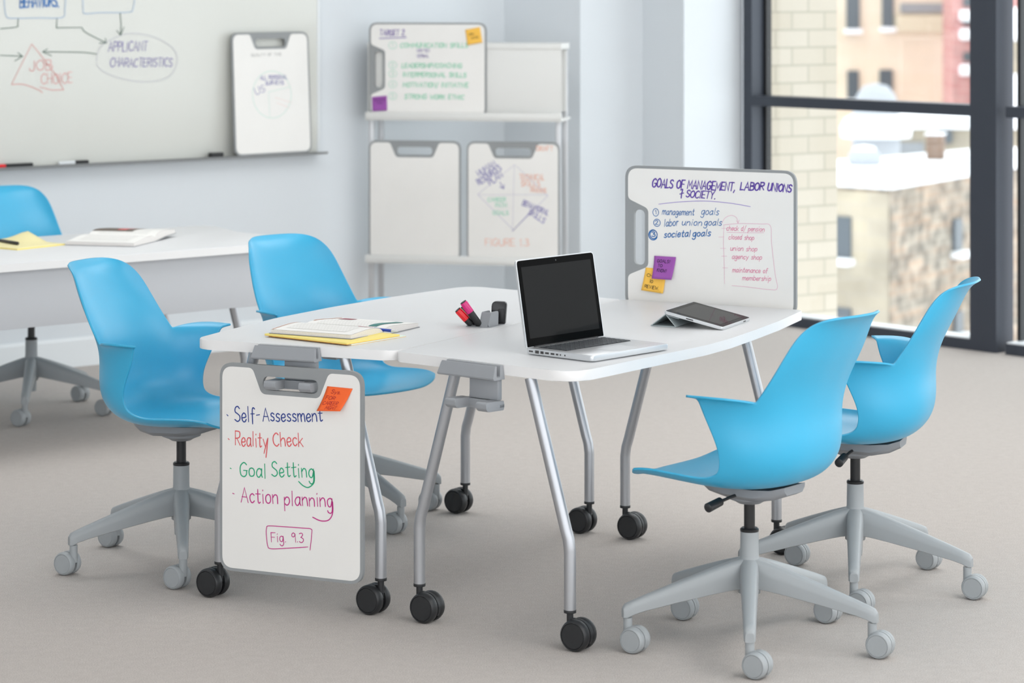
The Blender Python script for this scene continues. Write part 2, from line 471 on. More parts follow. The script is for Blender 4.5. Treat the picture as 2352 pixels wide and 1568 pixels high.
# ------------------------------------------------------------------ the room
# wall with the big whiteboard: a straight line on the floor
WA = Vector((-2.0, 12.03)); WD = Vector((0.769, 0.639)); WN = Vector((0.639, -0.769))      # WN points into the room
PX = [WA + WD * -6.5, Vector((-0.06, 13.64)), Vector((0.345, 13.43)), Vector((0.672, 13.68)), Vector((0.872, 13.47)), Vector((1.19, 13.72))]
WP = Vector((1.19, 13.675)); WWD = Vector((0.668, -0.744)); WWN = Vector((0.744, 0.668))   # window line, WWN points outside
CEIL = 3.12

bm = bmesh.new()
fl = [WA + WD * -6.5, Vector((-0.06, 13.9)), Vector((1.3, 13.95)), WP + WWD * 13.6 + WWN * 0.2, Vector((9.0, -1.0)), Vector((-7.2, -1.0))]
prism(bm, [tuple(p) for p in fl], -0.12, 0.0)
struct(link('floor', bm, M['carpet'], smooth=0))
bm = bmesh.new()
prism(bm, [tuple(p) for p in fl], CEIL, CEIL + 0.1)
struct(link('ceiling', bm, M['ceiling'], smooth=0))

def wall_seg(name, a, b, t, z0=0.0, z1=CEIL, m=None):
    """a wall whose room face runs from a to b; t points away from the room"""
    bm = bmesh.new()
    prism(bm, [tuple(a), tuple(b), tuple(b + t), tuple(a + t)], z0, z1)
    return struct(link(name, bm, m or M['wall'], smooth=0))
wall_seg('wall_left', PX[0], WA + WD * 2.6, -WN * 0.15)
wall_seg('wall_side', Vector((-7.2, -1.0)), PX[0], Vector((-0.15, 0.0)))
# stepped wall between the corner and the window, one continuous body
bm = bmesh.new()
corner = WA + WD * 2.55
prism(bm, [tuple(p) for p in [corner, PX[2], PX[3], PX[4], PX[5], PX[5] + Vector((0.05, 0.35)), corner + Vector((0.1, 0.6))]], 0, CEIL)
struct(link('wall_back', bm, M['wall'], smooth=0))
bm = bmesh.new()
a = PX[0] + WN * 0.001; b = WA + WD * 2.5 + WN * 0.001
prism(bm, fillet([(0, 0), (0.014, 0), (0.014, 0.118), (0.006, 0.132), (0, 0.132)], 0), 0, (b - a).length,
      fn=lambda x, y, h: (*(a + WN * x + WD * h), y))
struct(link('baseboard_left', bm, M['trim'], smooth=0))

# window wall: dark frame with glass, bays 1.615 m apart
def wpt(t, n): return WP + WWD * t + WWN * n
def wbox(bm, t0, t1, n0, n1, z0, z1):
    prism(bm, [tuple(wpt(t0, n0)), tuple(wpt(t1, n0)), tuple(wpt(t1, n1)), tuple(wpt(t0, n1))], z0, z1)
NB = 8
for k in range(NB):
    t0 = 0.06 + k * 1.615; t1 = t0 + 1.466 - 0.06
    root = bpy.data.objects.new('window_%d' % (k + 1), None); C.objects.link(root); struct(root)
    bm = bmesh.new()
    if k == 0: wbox(bm, 0.0, t0, 0, 0.125, 0, CEIL)
    wbox(bm, t1, t1 + 0.155 + (0.05 if k else 0.0), 0, 0.13, 0, CEIL)           # mullion
    wbox(bm, t0, t1, 0.0, 0.125, 0, 0.05)                     # bottom rail
    wbox(bm, t0, t1, 0.0, 0.125, 1.108, 1.160)                # transom
    wbox(bm, t0, t1, 0.0, 0.125, 2.95, CEIL)
    link('window_frame', bm, M['winframe'], root, smooth=0)
    bm = bmesh.new()
    for z0, z1 in ((0.05, 1.108), (1.16, 2.95)):
        wbox(bm, t0, t0 + 0.02, 0.09, 0.128, z0, z1); wbox(bm, t1 - 0.02, t1, 0.09, 0.128, z0, z1)
    link('window_bead', bm, M['black'], root, smooth=0)
    bm = bmesh.new()
    wbox(bm, t0 + 0.02, t1 - 0.02, 0.104, 0.110, 0.05, 1.108); wbox(bm, t0 + 0.02, t1 - 0.02, 0.104, 0.110, 1.16, 2.95)
    link('window_glass', bm, M['glass'], root, smooth=0)
    bm = bmesh.new()
    wbox(bm, t0, t1, 0.012, 0.12, 0.05, 0.056)
    link('window_sill', bm, M['trim'], root, smooth=0)

# ------------------------------------------------------------------ outside
M['snow'] = mat('snow', (0.88, 0.9, 0.93), 0.9)
M['cream_brick'] = brick_mat('cream_brick', srgb(186, 176, 160), srgb(192, 183, 169), srgb(166, 159, 144), 0.232, 0.0985, 0.006)
M['old_brick'] = brick_mat('weathered_brick', srgb(158, 138, 120), srgb(132, 125, 114), srgb(150, 142, 130), 0.30, 0.11, 0.010, noise=0.55, nscale=5.0)
M['tan_stone'] = brick_mat('tan_facade', srgb(224, 208, 188), srgb(218, 202, 180), srgb(218, 206, 190), 0.9, 0.35, 0.01, noise=0.12, nscale=0.5)
M['tan_side'] = brick_mat('pale_side_wall', srgb(168, 158, 139), srgb(160, 151, 136), srgb(162, 154, 141), 0.5, 0.2, 0.01, noise=0.25, nscale=1.2)
M['red_brick'] = brick_mat('red_facade', srgb(196, 146, 142), srgb(186, 128, 126), srgb(200, 168, 164), 0.4, 0.16, 0.01, noise=0.15)
M['far_glass'] = mat('distant_window_glass', srgb(80, 88, 95), 0.3)
M['white_metal'] = mat('pale_roof_metal', srgb(168, 172, 178), 0.6)
M['cream_stone'] = mat('cream_stone_band', srgb(206, 196, 172), 0.8)
M['brown_brick'] = brick_mat('chimney_brick', srgb(132, 108, 92), srgb(120, 100, 86), srgb(136, 120, 108), 0.25, 0.09, 0.01, noise=0.2)

# cream brick pier close outside the window
bd = Vector((0.84, 0.542)); bp = Vector((1.36, 14.62))
bm = bmesh.new()
e = 0.555; 
prism(bm, [(-0.75, 0), (e, 0), (e, 0.6), (-0.75, 0.6)], -3.0, 4.5)
o = link('brick_pier', bm, M['cream_brick'], smooth=0, loc=(bp.x, bp.y, 0), rot=(0, 0, math.atan2(bd.y, bd.x)))
tag(o, 'cream brick wall standing just outside the left of the big window', 'brick wall')

def bld(name, label, cat, loc, rz, w, d, z0, z1, m):
    t = thing(name, label, cat, (loc[0], loc[1], 0), rz)
    bm = bmesh.new(); prism(bm, [(-w / 2, 0), (w / 2, 0), (w / 2, d), (-w / 2, d)], z0, z1)
    link('wall', bm, m, t, smooth=0)
    return t
def bbox(name, t, c, s, m, bevel=0.0):
    bm = bmesh.new(); box(bm, c, s, bevel); return link(name, bm, m, t, smooth=30)

# near rooftop building, its corner 35 m away
BY = 35.0
t = thing('brick_building', 'low weathered brick building with thick snow on its flat roof', 'building', (4.98, BY, 0), 0)
zr = -0.98
bm = bmesh.new()
prism(bm, [(0, 0), (2.65, 4.45), (2.3, 5.0), (-.2, 2.1), (-2.2, 2.0)], -14, zr)
link('wall', bm, M['old_brick'], t, smooth=0)
bm = bmesh.new()
prism(bm, [(0, 0.06), (-0.02, -0.02), (-2.24, 1.98), (-2.18, 2.04)], -14, zr - 0.05)
link('side_wall', bm, M['tan_side'], t, smooth=0)
bm = bmesh.new()
prism(bm, fillet([(0, -0.1), (2.75, 4.45), (2.35, 5.1), (-.2, 2.15), (-2.3, 2.0)], 0.05), zr, zr + 0.25, bevel=0.07)
link('roof_snow', bm, M['snow'], t)
zs = zr + 0.25
def wall_window(d, s_, z0, z1, w_):
    p = d * s_; n = Vector((d.y, -d.x)); n = n if n.y < 0 else -n
    rz = Matrix.Rotation(math.atan2(d.y, d.x), 4, 'Z')
    bm = bmesh.new(); box(bm, (p.x + n.x * .03, p.y + n.y * .03, (z0 + z1) / 2), (w_, 0.06, z1 - z0), rot=rz); f = link('window', bm, M['far_glass'], t, smooth=0)
    bm = bmesh.new(); box(bm, (p.x + n.x * .1, p.y + n.y * .1, z0 - 0.05), (w_ + 0.12, 0.2, 0.10), 0.03, rot=rz); link('snowy_sill', bm, M['snow'], f)
d1 = Vector((2.65, 4.45)).normalized(); d2 = Vector((-2.2, 2.0)).normalized()
wall_window(d1, 2.33, -1.99, -1.55, .27); wall_window(d1, 2.36, -3.14, -2.84, .27)
wall_window(d2, .74, -1.93, -1.38, .30); wall_window(d2, .74, -3.10, -2.60, .30)

t = thing('chimney', 'brown brick chimney rising from the snowy rooftop', 'chimney', ((2146 - 1176) / 6100 * 37.0, 37.0, zs + .002), -.3)
bm = bmesh.new(); box(bm, (0, .13, .17), (.23, .26, .34), .01); link('stack', bm, M['brown_brick'], t, smooth=30)
bm = bmesh.new(); box(bm, (0, .13, .355), (.27, .30, .03), .012); link('snow_cap', bm, M['snow'], t)
t = thing('roof_tank', 'grey snow-dusted round roof tank beside the cream brick wall', 'tank', (4.78, 36.0, zs + .002))
bm = bmesh.new(); lathe(bm, [(.20, 0), (.23, .05), (.22, .14), (.14, .22), (0, .24)]); link('body', bm, M['white_metal'], t)
bm = bmesh.new(); lathe(bm, [(.16, .20), (.13, .245), (0, .27)]); link('snow_cap', bm, M['snow'], t)

# middle distance: a lower house under snow and a silo with a dome
Y3 = 47.0
t = thing('snowy_house', 'pale house whose roof lies under thick snow, behind the brick building', 'building', ((2034 - 1176) / 6100 * Y3, Y3, 0), -.05)
bm = bmesh.new(); prism(bm, [(0, 0), (2.4, 0), (2.4, 5), (0, 5)], -14, -.84); link('wall', bm, M['tan_side'], t, smooth=0)
bm = bmesh.new(); prism(bm, fillet([(-.1, -.15), (2.5, -.15), (2.5, 5.1), (-.1, 5.1)], .05), -.84, -.66, bevel=.06); link('roof_snow', bm, M['snow'], t)
bm = bmesh.new(); box(bm, (1.07, -.03, -.98), (.20, .06, .22)); link('window', bm, M['far_glass'], t, smooth=0)
bm = bmesh.new(); box(bm, (.42, -.04, -1.18), (.5, .08, .20)); link('wall_panel', bm, M['mech'], t, smooth=0)
t = thing('domed_silo', 'pale round tower with a snow-covered dome behind the window transom', 'dome', (6.10, 44.5, -14))
bm = bmesh.new(); lathe(bm, [(.40, 0), (.40, 13.42), (.385, 13.62), (.32, 13.86), (.2, 14.01), (0, 14.06)]); link('body', bm, M['white_metal'], t)
bm = bmesh.new(); lathe(bm, [(.58, 13.15), (.60, 13.3), (.52, 13.46), (.41, 13.52)]); link('snow_skirt', bm, M['snow'], t)

# far tan building with windows, red building to its right
YF = 62.0
def fx(px, Y=YF): return (px - 1176) / 6100 * Y
def fz(py, Y=YF): return 1.74 - (py + 40) / 6100 * Y
t = thing('tan_building', 'tall tan stone building seen far beyond the snowy rooftops', 'building', (fx(2040), YF, 0), R(2))
bm = bmesh.new(); prism(bm, [(-6, 0), (1.5, 0), (1.5, 8), (-6, 8)], -16, 9); link('wall', bm, M['tan_stone'], t, smooth=0)
for px, y0, y1, w_ in ((1958, -70, 66, 30), (2038, -70, 62, 26), (1958, 162, 226, 26), (2034, 160, 226, 30)):
    bm = bmesh.new(); box(bm, (fx(px) - fx(2040), -0.03, (fz(y0) + fz(y1)) / 2), (w_ / 6100 * YF, 0.1, fz(y0) - fz(y1))); f = link('window', bm, M['far_glass'], t, smooth=0)
    bm = bmesh.new(); box(bm, (fx(px) - fx(2040), -0.1, fz(y1) - 0.06), (w_ / 6100 * YF + .1, 0.25, 0.12), 0.03); link('sill', bm, M['snow'], f)
ox = fx(2122) - fx(2040)
bm = bmesh.new(); box(bm, (ox, -.06, (fz(35) + fz(72)) / 2), (1.34, .2, .38)); link('stone_band', bm, M['cream_stone'], t, smooth=0)
bm = bmesh.new(); box(bm, (ox, -.04, fz(18)), (1.10, .14, .22)); link('grey_band', bm, M['mech'], t, smooth=0)
t = thing('red_building', 'narrow red brick building at the far right of the middle pane', 'building', (fx(2235, YF - 3), YF - 3, 0), R(-4))
bm = bmesh.new(); prism(bm, [(-0.45, 0), (1.1, 0), (1.1, 2.4), (-0.45, 2.4)], -16, 9); link('wall', bm, M['red_brick'], t, smooth=0)
for py in (5, 48, 130):
    bm = bmesh.new(); box(bm, (-0.05, -0.02, fz(py, YF - 3)), (0.34, 0.1, 0.2)); f = link('window', bm, M['far_glass'], t, smooth=0)
    bm = bmesh.new(); box(bm, (-0.05, -0.1, fz(py, YF - 3) - .3), (0.5, 0.3, 0.25), .05); link('sill', bm, M['snow'], f)
t = thing('pale_building', 'pale snow-topped building seen through the right-hand pane', 'building', (fx(2400, 52), 52, 0), R(-6))
bm = bmesh.new(); prism(bm, [(-1.0, 0), (4.5, 0), (4.5, 5), (-1.0, 5)], -16, 0.6); link('wall', bm, M['tan_side'], t, smooth=0)
bm = bmesh.new(); box(bm, (1.75, 2.4, 0.9), (5.7, 5.2, 0.6), 0.15); link('roof_snow', bm, M['snow'], t)
bm = bmesh.new(); box(bm, (0.5, -0.1, -0.55), (2.6, 0.8, 1.0), 0.2); link('snow_ledge', bm, M['snow'], t)
bm = bmesh.new(); prism(bm, [(-60, 16), (90, 16), (90, 120), (-60, 120)], -14.2, -14.0)
struct(link('ground', bm, M['snow'], smooth=0))

# ------------------------------------------------------------------ casters and legs
def caster_bm(r, w, gap, trail, black=False):
    """twin-wheel caster, stem on the z axis, axle along y, wheels trailing toward +x"""
    bm = bmesh.new()
    for s in (-1, 1):
        y0 = s * gap / 2
        prof = [(0, 0), (r * .95, 0), (r, .003), (r, w * .62), (r * .94, w * .9), (r * .87, w), (r * .83, w), (r * .815, w * .93), (r * .79, w * .985), (0, w * .985)]
        mt = Matrix.Translation((trail, y0, r)) @ Matrix.Rotation(R(-90) * s, 4, 'X')
        lathe(bm, prof, 32, mt)
    return bm
def caster_fork_bm(r, w, gap, trail, ztop, rs):
    bm = bmesh.new()
    n = 12
    pts = [(trail + r * 1.0 * math.cos(R(a)), r + r * 1.0 * math.sin(R(a))) for a in range(-30, 151, 15)]
    inner = [(trail + r * .25 * math.cos(R(a)), r + r * .25 * math.sin(R(a))) for a in range(150, -31, -30)]
    prism(bm, pts + inner, -gap * .42, gap * .42, fn=lambda x, y, h: (x, h, y))
    lathe(bm, [(rs, r * 1.1), (rs, ztop)], 16)
    tz = min(ztop - .004, r * 2.0)
    box(bm, (trail * .3, 0, (r * 1.2 + tz) / 2), (rs * 2.0, gap * .84, tz - r * 1.2), 0.002)
    return bm

# ------------------------------------------------------------------ chair
CH_ROWS = [
 # x list, y list, z list from the centre line out to the side edge
 ([.264, .263, .260, .256, .250, .243, .235, .226, .216], [0, .05, .095, .135, .164, .186, .202, .214, .222], [.437, .437, .438, .440, .445, .451, .457, .462, .468]),
 ([.245, .244, .241, .237, .231, .224, .214, .202, .186], [0, .05, .096, .137, .167, .189, .206, .219, .227], [.442, .442, .443, .446, .450, .456, .462, .468, .474]),
 ([.180, .180, .178, .175, .170, .164, .156, .146, .132], [0, .05, .097, .138, .169, .192, .209, .221, .229], [.441, .441, .442, .445, .449, .455, .461, .468, .475]),
 ([.080, .080, .079, .077, .074, .070, .065, .058, .050], [0, .05, .097, .138, .169, .192, .208, .219, .226], [.434, .434, .435, .438, .443, .449, .456, .463, .470]),
 ([-.010, -.010, -.010, -.010, -.009, -.008, -.006, -.004, -.001], [0, .05, .097, .138, .168, .190, .205, .214, .220], [.429, .429, .430, .433, .439, .446, .453, .460, .467]),
 ([-.095, -.095, -.093, -.090, -.083, -.075, -.066, -.057, -.048], [0, .05, .097, .14, .171, .193, .207, .215, .221], [.430, .430, .432, .438, .447, .457, .466, .474, .481]),
 ([-.170, -.169, -.165, -.154, -.137, -.117, -.096, -.077, -.060], [0, .05, .1, .144, .177, .201, .215, .223, .228], [.446, .447, .452, .463, .477, .490, .500, .506, .510]),
 ([-.216, -.215, -.208, -.189, -.162, -.134, -.107, -.081, -.059], [0, .052, .104, .15, .183, .207, .221, .229, .233], [.497, .498, .504, .514, .524, .533, .540, .545, .548]),
 ([-.224, -.223, -.215, -.192, -.161, -.130, -.100, -.069, -.041], [0, .053, .106, .150, .183, .206, .222, .232, .238], [.562, .563, .566, .571, .577, .583, .587, .590, .592]),
 ([-.220, -.219, -.210, -.189, -.161, -.132, -.097, -.058, -.021], [0, .053, .106, .150, .182, .204, .223, .236, .243], [.622, .622, .623, .625, .628, .631, .633, .634, .635]),
 ([-.229, -.228, -.217, -.198, -.176, -.154, -.106, -.055, -.008], [0, .053, .106, .151, .184, .206, .231, .248, .252], [.676, .676, .675, .674, .674, .674, .678, .681, .679]),
]
ARM_LIP = ([-.122, -.066, .012], [.256, .284, .277], [.684, .688, .685])
CH_BACK = [
 ([-.248, -.247, -.236, -.220, -.203, -.188], [0, .052, .104, .147, .179, .200], [.728, .728, .727, .726, .724, .721]),
 ([-.282, -.281, -.272, -.258, -.240, -.220], [0, .050, .099, .141, .171, .189], [.790, .790, .789, .787, .784, .780]),
 ([-.306, -.305, -.297, -.283, -.266, -.248], [0, .047, .093, .132, .160, .177], [.842, .842, .841, .839, .836, .832]),
 ([-.328, -.327, -.318, -.304, -.286, -.269], [0, .043, .085, .119, .144, .160], [.878, .878, .877, .874, .869, .862]),
 ([-.356, -.355, -.346, -.330, -.310, -.290], [0, .040, .078, .108, .130, .145], [.894, .894, .894, .892, .887, .879]),
]
def shell_bm():
    bm = bmesh.new()
    cr = bm.verts.layers.float.new('crease_vert')
    def full(row):
        x, y, z = row; n = len(x); d = {}
        for j in range(n):
            d[j] = bm.verts.new((x[j], y[j], z[j]))
            d[-j] = d[j] if j == 0 else bm.verts.new((x[j], -y[j], z[j]))
        return d
    rows = [full(r) for r in CH_ROWS]
    def quads(a, b, lo, hi):
        for j in range(lo, hi):
            bm.faces.new([a[j], a[j + 1], b[j + 1], b[j]])
    for a, b in zip(rows, rows[1:]): quads(a, b, -8, 8)
    prev = rows[-1]
    for r in CH_BACK:
        cur = full(r); quads(prev, cur, -5, 5); prev = cur
    lipends = []
    for s in (1, -1):
        lip = [bm.verts.new((x, s * y, z)) for x, y, z in zip(*ARM_LIP)]
        top = rows[-1]; lipends.append(lip[2])
        bm.faces.new([top[5 * s], top[6 * s], lip[0]])
        bm.faces.new([top[6 * s], top[7 * s], lip[1], lip[0]])
        bm.faces.new([top[7 * s], top[8 * s], lip[2], lip[1]])
    for s in (1, -1):
        rows[-1][5 * s][cr] = 0.75
        rows[-1][8 * s][cr] = 0.35
    for v in lipends: v[cr] = 0.55
    for j in (8, -8): rows[0][j][cr] = 0.7
    return bm

def base_arm_bm():
    bm = bmesh.new(); secs = []
    for r, zt, zb, hw in ((.012, .230, .150, .024), (.05, .221, .148, .024), (.10, .206, .140, .0215), (.2, .173, .122, .0185), (.29, .142, .104, .016), (.320, .131, .096, .0155), (.338, .124, .088, .0145), (.346, .114, .088, .011)):
        c = hw * .42; h2 = min(c, (zt - zb) * .3)
        secs.append([(r, -hw, zb + .002), (r, -hw * 1.02, (zb + zt) * .5), (r, -hw * .92, zt - h2), (r, -hw + c, zt - h2 * .18), (r, 0, zt), (r, hw - c, zt - h2 * .18), (r, hw * .92, zt - h2), (r, hw * 1.02, (zb + zt) * .5), (r, hw, zb + .002), (r, hw * .8, zb), (r, -hw * .8, zb)])
    loft(bm, secs); return bm

CH_GROUP = 'blue swivel chairs'
def make_chair(label):
    t = thing('swivel_chair', label, 'chair', group=CH_GROUP)
    sh = link('seat_shell', shell_bm(), M['blue'], t, smooth=180)
    m1 = sh.modifiers.new('smooth', 'SUBSURF'); m1.levels = 2; m1.render_levels = 3
    m2 = sh.modifiers.new('wall', 'SOLIDIFY'); m2.thickness = 0.006; m2.offset = 0
    # support tray under the seat
    bm = bmesh.new()
    secs = []
    for x, hw, z0, z1 in ((.135, .045, .418, .424), (.09, .075, .402, .425), (.03, .085, .393, .4235), (-.06, .085, .390, .4235), (-.11, .072, .399, .426), (-.140, .05, .412, .434)):
        secs.append([(x, -hw, z1), (x, -hw * .98, z0 + .012), (x, -hw * .75, z0), (x, hw * .75, z0), (x, hw * .98, z0 + .012), (x, hw, z1)])
    loft(bm, secs)
    lathe(bm, [(.062, .400), (.058, .385), (.040, .378), (.030, .372), (0, .372)], 28)
    link('seat_support', bm, M['mech'], t)
    bm = bmesh.new(); tube(bm, [(-.013, .060, .407), (-.006, .10, .402), (.000, .132, .396)], .0042, 10)
    lv = link('height_lever', bm, M['black'], t)
    bm = bmesh.new(); tube(bm, [(.000, .130, .3965), (.001, .136, .3955), (.006, .186, .386), (.0062, .189, .3855)], [.006, .0115, .0125, .009], 16)
    link('lever_grip', bm, M['black'], lv)
    bm = bmesh.new(); lathe(bm, [(.0145, .300), (.0145, .380)], 20); link('gas_cylinder', bm, M['black_gloss'], t)
    bm = bmesh.new(); lathe(bm, [(.0243, .297), (.0248, .299), (.0248, .3035), (.021, .307), (.0, .307)], 28); link('collar', bm, M['black_gloss'], t)
    bm = bmesh.new(); lathe(bm, [(0, .090), (.020, .090), (.022, .132), (.029, .136), (.0295, .150), (.030, .165), (.030, .214), (.0262, .224), (.0245, .234), (.0238, .298), (0, .298)], 32)
    link('centre_column', bm, M['grey_plastic'], t)
    return t
ARM_ME = None
def finish_chair(t, arm_deg, trail):
    """five arms and casters; the base turns freely under the seat"""
    global ARM_ME
    if ARM_ME is None:
        ARM_ME = (base_arm_bm(), caster_bm(.034, .0215, .010, .022), caster_fork_bm(.034, .0215, .010, .022, .088, .0118))
        a, c, f = ARM_ME
        ARM_ME = []
        for nm, b, m in (('base_arm', a, M['grey_plastic']), ('caster', c, M['grey_plastic']), ('caster_fork', f, M['grey_plastic'])):
            o = link(nm, b, m); ARM_ME.append(o.data); bpy.data.objects.remove(o)
    rz = t.rotation_euler.z
    for k in range(5):
        a = R(arm_deg + 72 * k) - rz
        o = bpy.data.objects.new('base_arm', ARM_ME[0]); C.objects.link(o); o.parent = t; o.rotation_euler = (0, 0, a)
        c = bpy.data.objects.new('caster', ARM_ME[1]); C.objects.link(c); c.parent = t
        c.location = (.332 * math.cos(a), .332 * math.sin(a), 0)
        c.rotation_euler = (0, 0, trail[k % len(trail)] - rz)
        f = bpy.data.objects.new('caster_fork', ARM_ME[2]); C.objects.link(f); f.parent = c
chair0 = make_chair('')
def place_chair(x, y, face, arm, trail, label, first=False, lever=True):
    if first:
        t = chair0
    else:
        t = chair0.copy(); C.objects.link(t)
        for ch in chair0.children:
            if ch.name.startswith(('base_arm', 'caster')) or (ch.name.startswith('height_lever') and not lever): continue
            c = ch.copy(); C.objects.link(c); c.parent = t
            for g in ch.children:
                d = g.copy(); C.objects.link(d); d.parent = c
    t.location = (x, y, 0); t.rotation_euler = (0, 0, R(face)); t['label'] = label
    return t, arm, trail
AX = R(-33)
RT = [AX, AX + .1, AX - .08, AX + .05, AX]; LT = [AX + math.pi, AX + math.pi + .1, AX + math.pi - .1, AX + math.pi, AX + math.pi + .08]
chairs = [
 place_chair(.625, 6.99, 141.7, -95, RT, 'blue shell swivel chair nearest the camera, its back toward us, front right', True),
 place_chair(.99, 7.66, 160.2, -98, RT, 'blue shell swivel chair by the window, just behind the nearest chair, seen side on'),
 place_chair(-.99, 7.95, -23.5, -82, LT, 'blue shell swivel chair on the left, its seat partly behind the hanging marker board'),
 place_chair(-.56, 8.64, -46.1, -51, LT, 'blue shell swivel chair behind the open book, far side of the joined tables', False, False),
 place_chair(-1.944, 10.74, -58, -84, LT, 'blue shell swivel chair cut off by the left picture edge, behind the rear table', False, False),
]
for t, a, tr in chairs: finish_chair(t, a, tr)

# ------------------------------------------------------------------ joined tables
TH = R(29.3)
TU = Vector((math.sin(TH), math.cos(TH))); TV = Vector((math.cos(TH), -math.sin(TH)))
TO = TU * 6.88 + TV * -3.843
ZT = 0.729
def dock_parts(table, mid, ang, label):
    """slotted board holder on a table end; mid is the point on the edge, ang the outward direction"""
    mt = Matrix.Translation((mid[0], mid[1], ZT)) @ Matrix.Rotation(ang - R(90), 4, 'Z')
    bm = bmesh.new()
    prof = [(.001, -.002), (.012, -.002), (.014, -.004), (.019, -.029), (.022, -.0315), (.031, -.0315), (.0325, -.029), (.0275, -.004), (.029, -.002), (.0325, -.002), (.035, -.005), (.0475, -.033), (.046, -.037), (.042, -.0385), (.001, -.0385)]
    prism(bm, prof, -.094, .094, fn=lambda x, y, h: tuple(mt @ Vector((h * (1 + (-.002 - y) * 1.6), x, y))))
    d = link('board_dock', bm, M['dock_grey'], table, smooth=35)
    bm = bmesh.new()
    r3 = mt.to_3x3().to_4x4()
    # hanging plate, cross bar and two rounded prongs; seen from the front they sit a little to the right
    box(bm, tuple(mt @ Vector((-.042, .012, -.066))), (.100, .018, .056), .003, rot=r3)
    prism(bm, fillet([(-.104, -.095), (.040, -.095), (.040, -.119), (-.104, -.119)], .008, 4), .008, .026, fn=lambda x, z, h: tuple(mt @ Vector((x, h, z))), bevel=.002)
    for sx in (-.086, .022):
        prism(bm, fillet([(.010, -.094), (.078, -.091), (.083, -.096), (.082, -.108), (.074, -.117), (.010, -.119)], [.002, .006, .004, .006, .008, .002], 4), sx - .018, sx + .018,
              fn=lambda y, z, h: tuple(mt @ Vector((h, y, z))), bevel=.002)
    link('board_hook', bm, M['dock_grey'], d, smooth=35)
    return mt

def two_tone(o):
    # greyer white on top faces, paler white on the sides and underside
    for p in o.data.polygons:
        p.material_index = 0 if p.normal.z > .7 else 1
    return o

def team_table(label, rz, outline, rad, legs, docks):
    t = thing('team_table', label, 'table', (TO.x, TO.y, 0), rz, 'joined white tables')
    bm = bmesh.new()
    prism(bm, fillet(outline, rad, 8), ZT - .028, ZT, bevel=.0025)
    two_tone(link('tabletop', bm, [M['table_white'], M['edge_white']], t, smooth=35))
    for (c, a, dc) in legs:
        bm = bmesh.new()
        pts = [(c, a, .099), (c, a, .255), (c + dc * .004, a, .285), (c + dc * .012, a, .310), (c + dc * .118, a, ZT - .030)]
        tube(bm, pts, .0158, 20)
        lg = link('leg', bm, M['silver'], t)
        bm = bmesh.new(); lathe(bm, [(.0162, .094), (.0166, .096), (.0166, .100), (.0162, .102)], 20, Matrix.Translation((c, a, 0))); link('end_cap', bm, M['black'], lg)
        bm = caster_bm(.041, .025, .012, .026)
        mt = Matrix.Translation((c, a, 0)) @ Matrix.Rotation(R(-33) + R(29.3) + (0), 4, 'Z')
        bmesh.ops.transform(bm, matrix=mt, verts=bm.verts)
        b2 = caster_fork_bm(.041, .025, .012, .026, .094, .009); bmesh.ops.transform(b2, matrix=mt, verts=b2.verts)
        me = bpy.data.meshes.new('tmp'); b2.to_mesh(me); b2.free(); bm.from_mesh(me); bpy.data.meshes.remove(me)
        link('caster', bm, M['black'], lg)
    am = (legs[0][1] + legs[1][1]) / 2; bmn = (legs[2][1] + legs[3][1]) / 2; cm = (legs[0][0] + legs[1][0]) / 2
    bm = bmesh.new(); box(bm, (cm, (am + bmn) / 2, ZT - .045), (.05, abs(am - bmn) - .30, .03), .003); link('spine_rail', bm, M['silver'], t)
    return t
right_table = team_table('right one of the two joined white tables, with laptop and tablet on it', -TH,
    [(0.0015, -.685), (.615, -.800), (.653, -.466), (.691, -.159), (.692, .006), (.677, .205), (.655, .432), (.613, .715), (0.0015, .690)],
    [.02, .085, .5, .6, .6, .6, .6, .03, .02],
    [(.076, -.683, 1), (.578, -.752, -1), (.076, .558, 1), (.578, .589, -1)], None)
left_table = team_table('left one of the two joined white tables, with open textbook and marker caddy', math.pi - TH,
    [(0.0015, -.685), (.62, -.775), (.643, -.62), (.679, -.364), (.698, -.065), (.697, .244), (.655, .600), (.632, .752), (0.0015, .680)],
    [.02, .09, .4, .6, .6, .6, .4, .06, .055],
    [(.052, .677, 1), (.560, .723, -1), (.052, -.560, 1), (.552, -.639, -1)], None)
def w2l(t, p):
    q = Matrix.Rotation(-t.rotation_euler.z, 2) @ (Vector(p) - Vector(t.location[:2])); return q
# docks: left table front, right table front, right table back (holds the landscape board)
def edge_dock(table, p0, p1, s, label):
    """p0->p1 edge in table coordinates; s position along it"""
    a = Vector(p0); b = Vector(p1); d = (b - a).normalized(); n = Vector((d.y, -d.x))
    m = a + d * s
    c = Vector((.33, 0))
    if (m - c).dot(n) < 0: n = -n
    m = m + n * .0005
    return dock_parts(table, m, math.atan2(n.y, n.x), label), m, n
LD = edge_dock(left_table, (0.0015, .680), (.632, .752), .326, 'a')
RD = edge_dock(right_table, (0.0015, -.685), (.615, -.800), .292, 'b')
BD = edge_dock(right_table, (0.0015, .690), (.613, .715), .300, 'c')

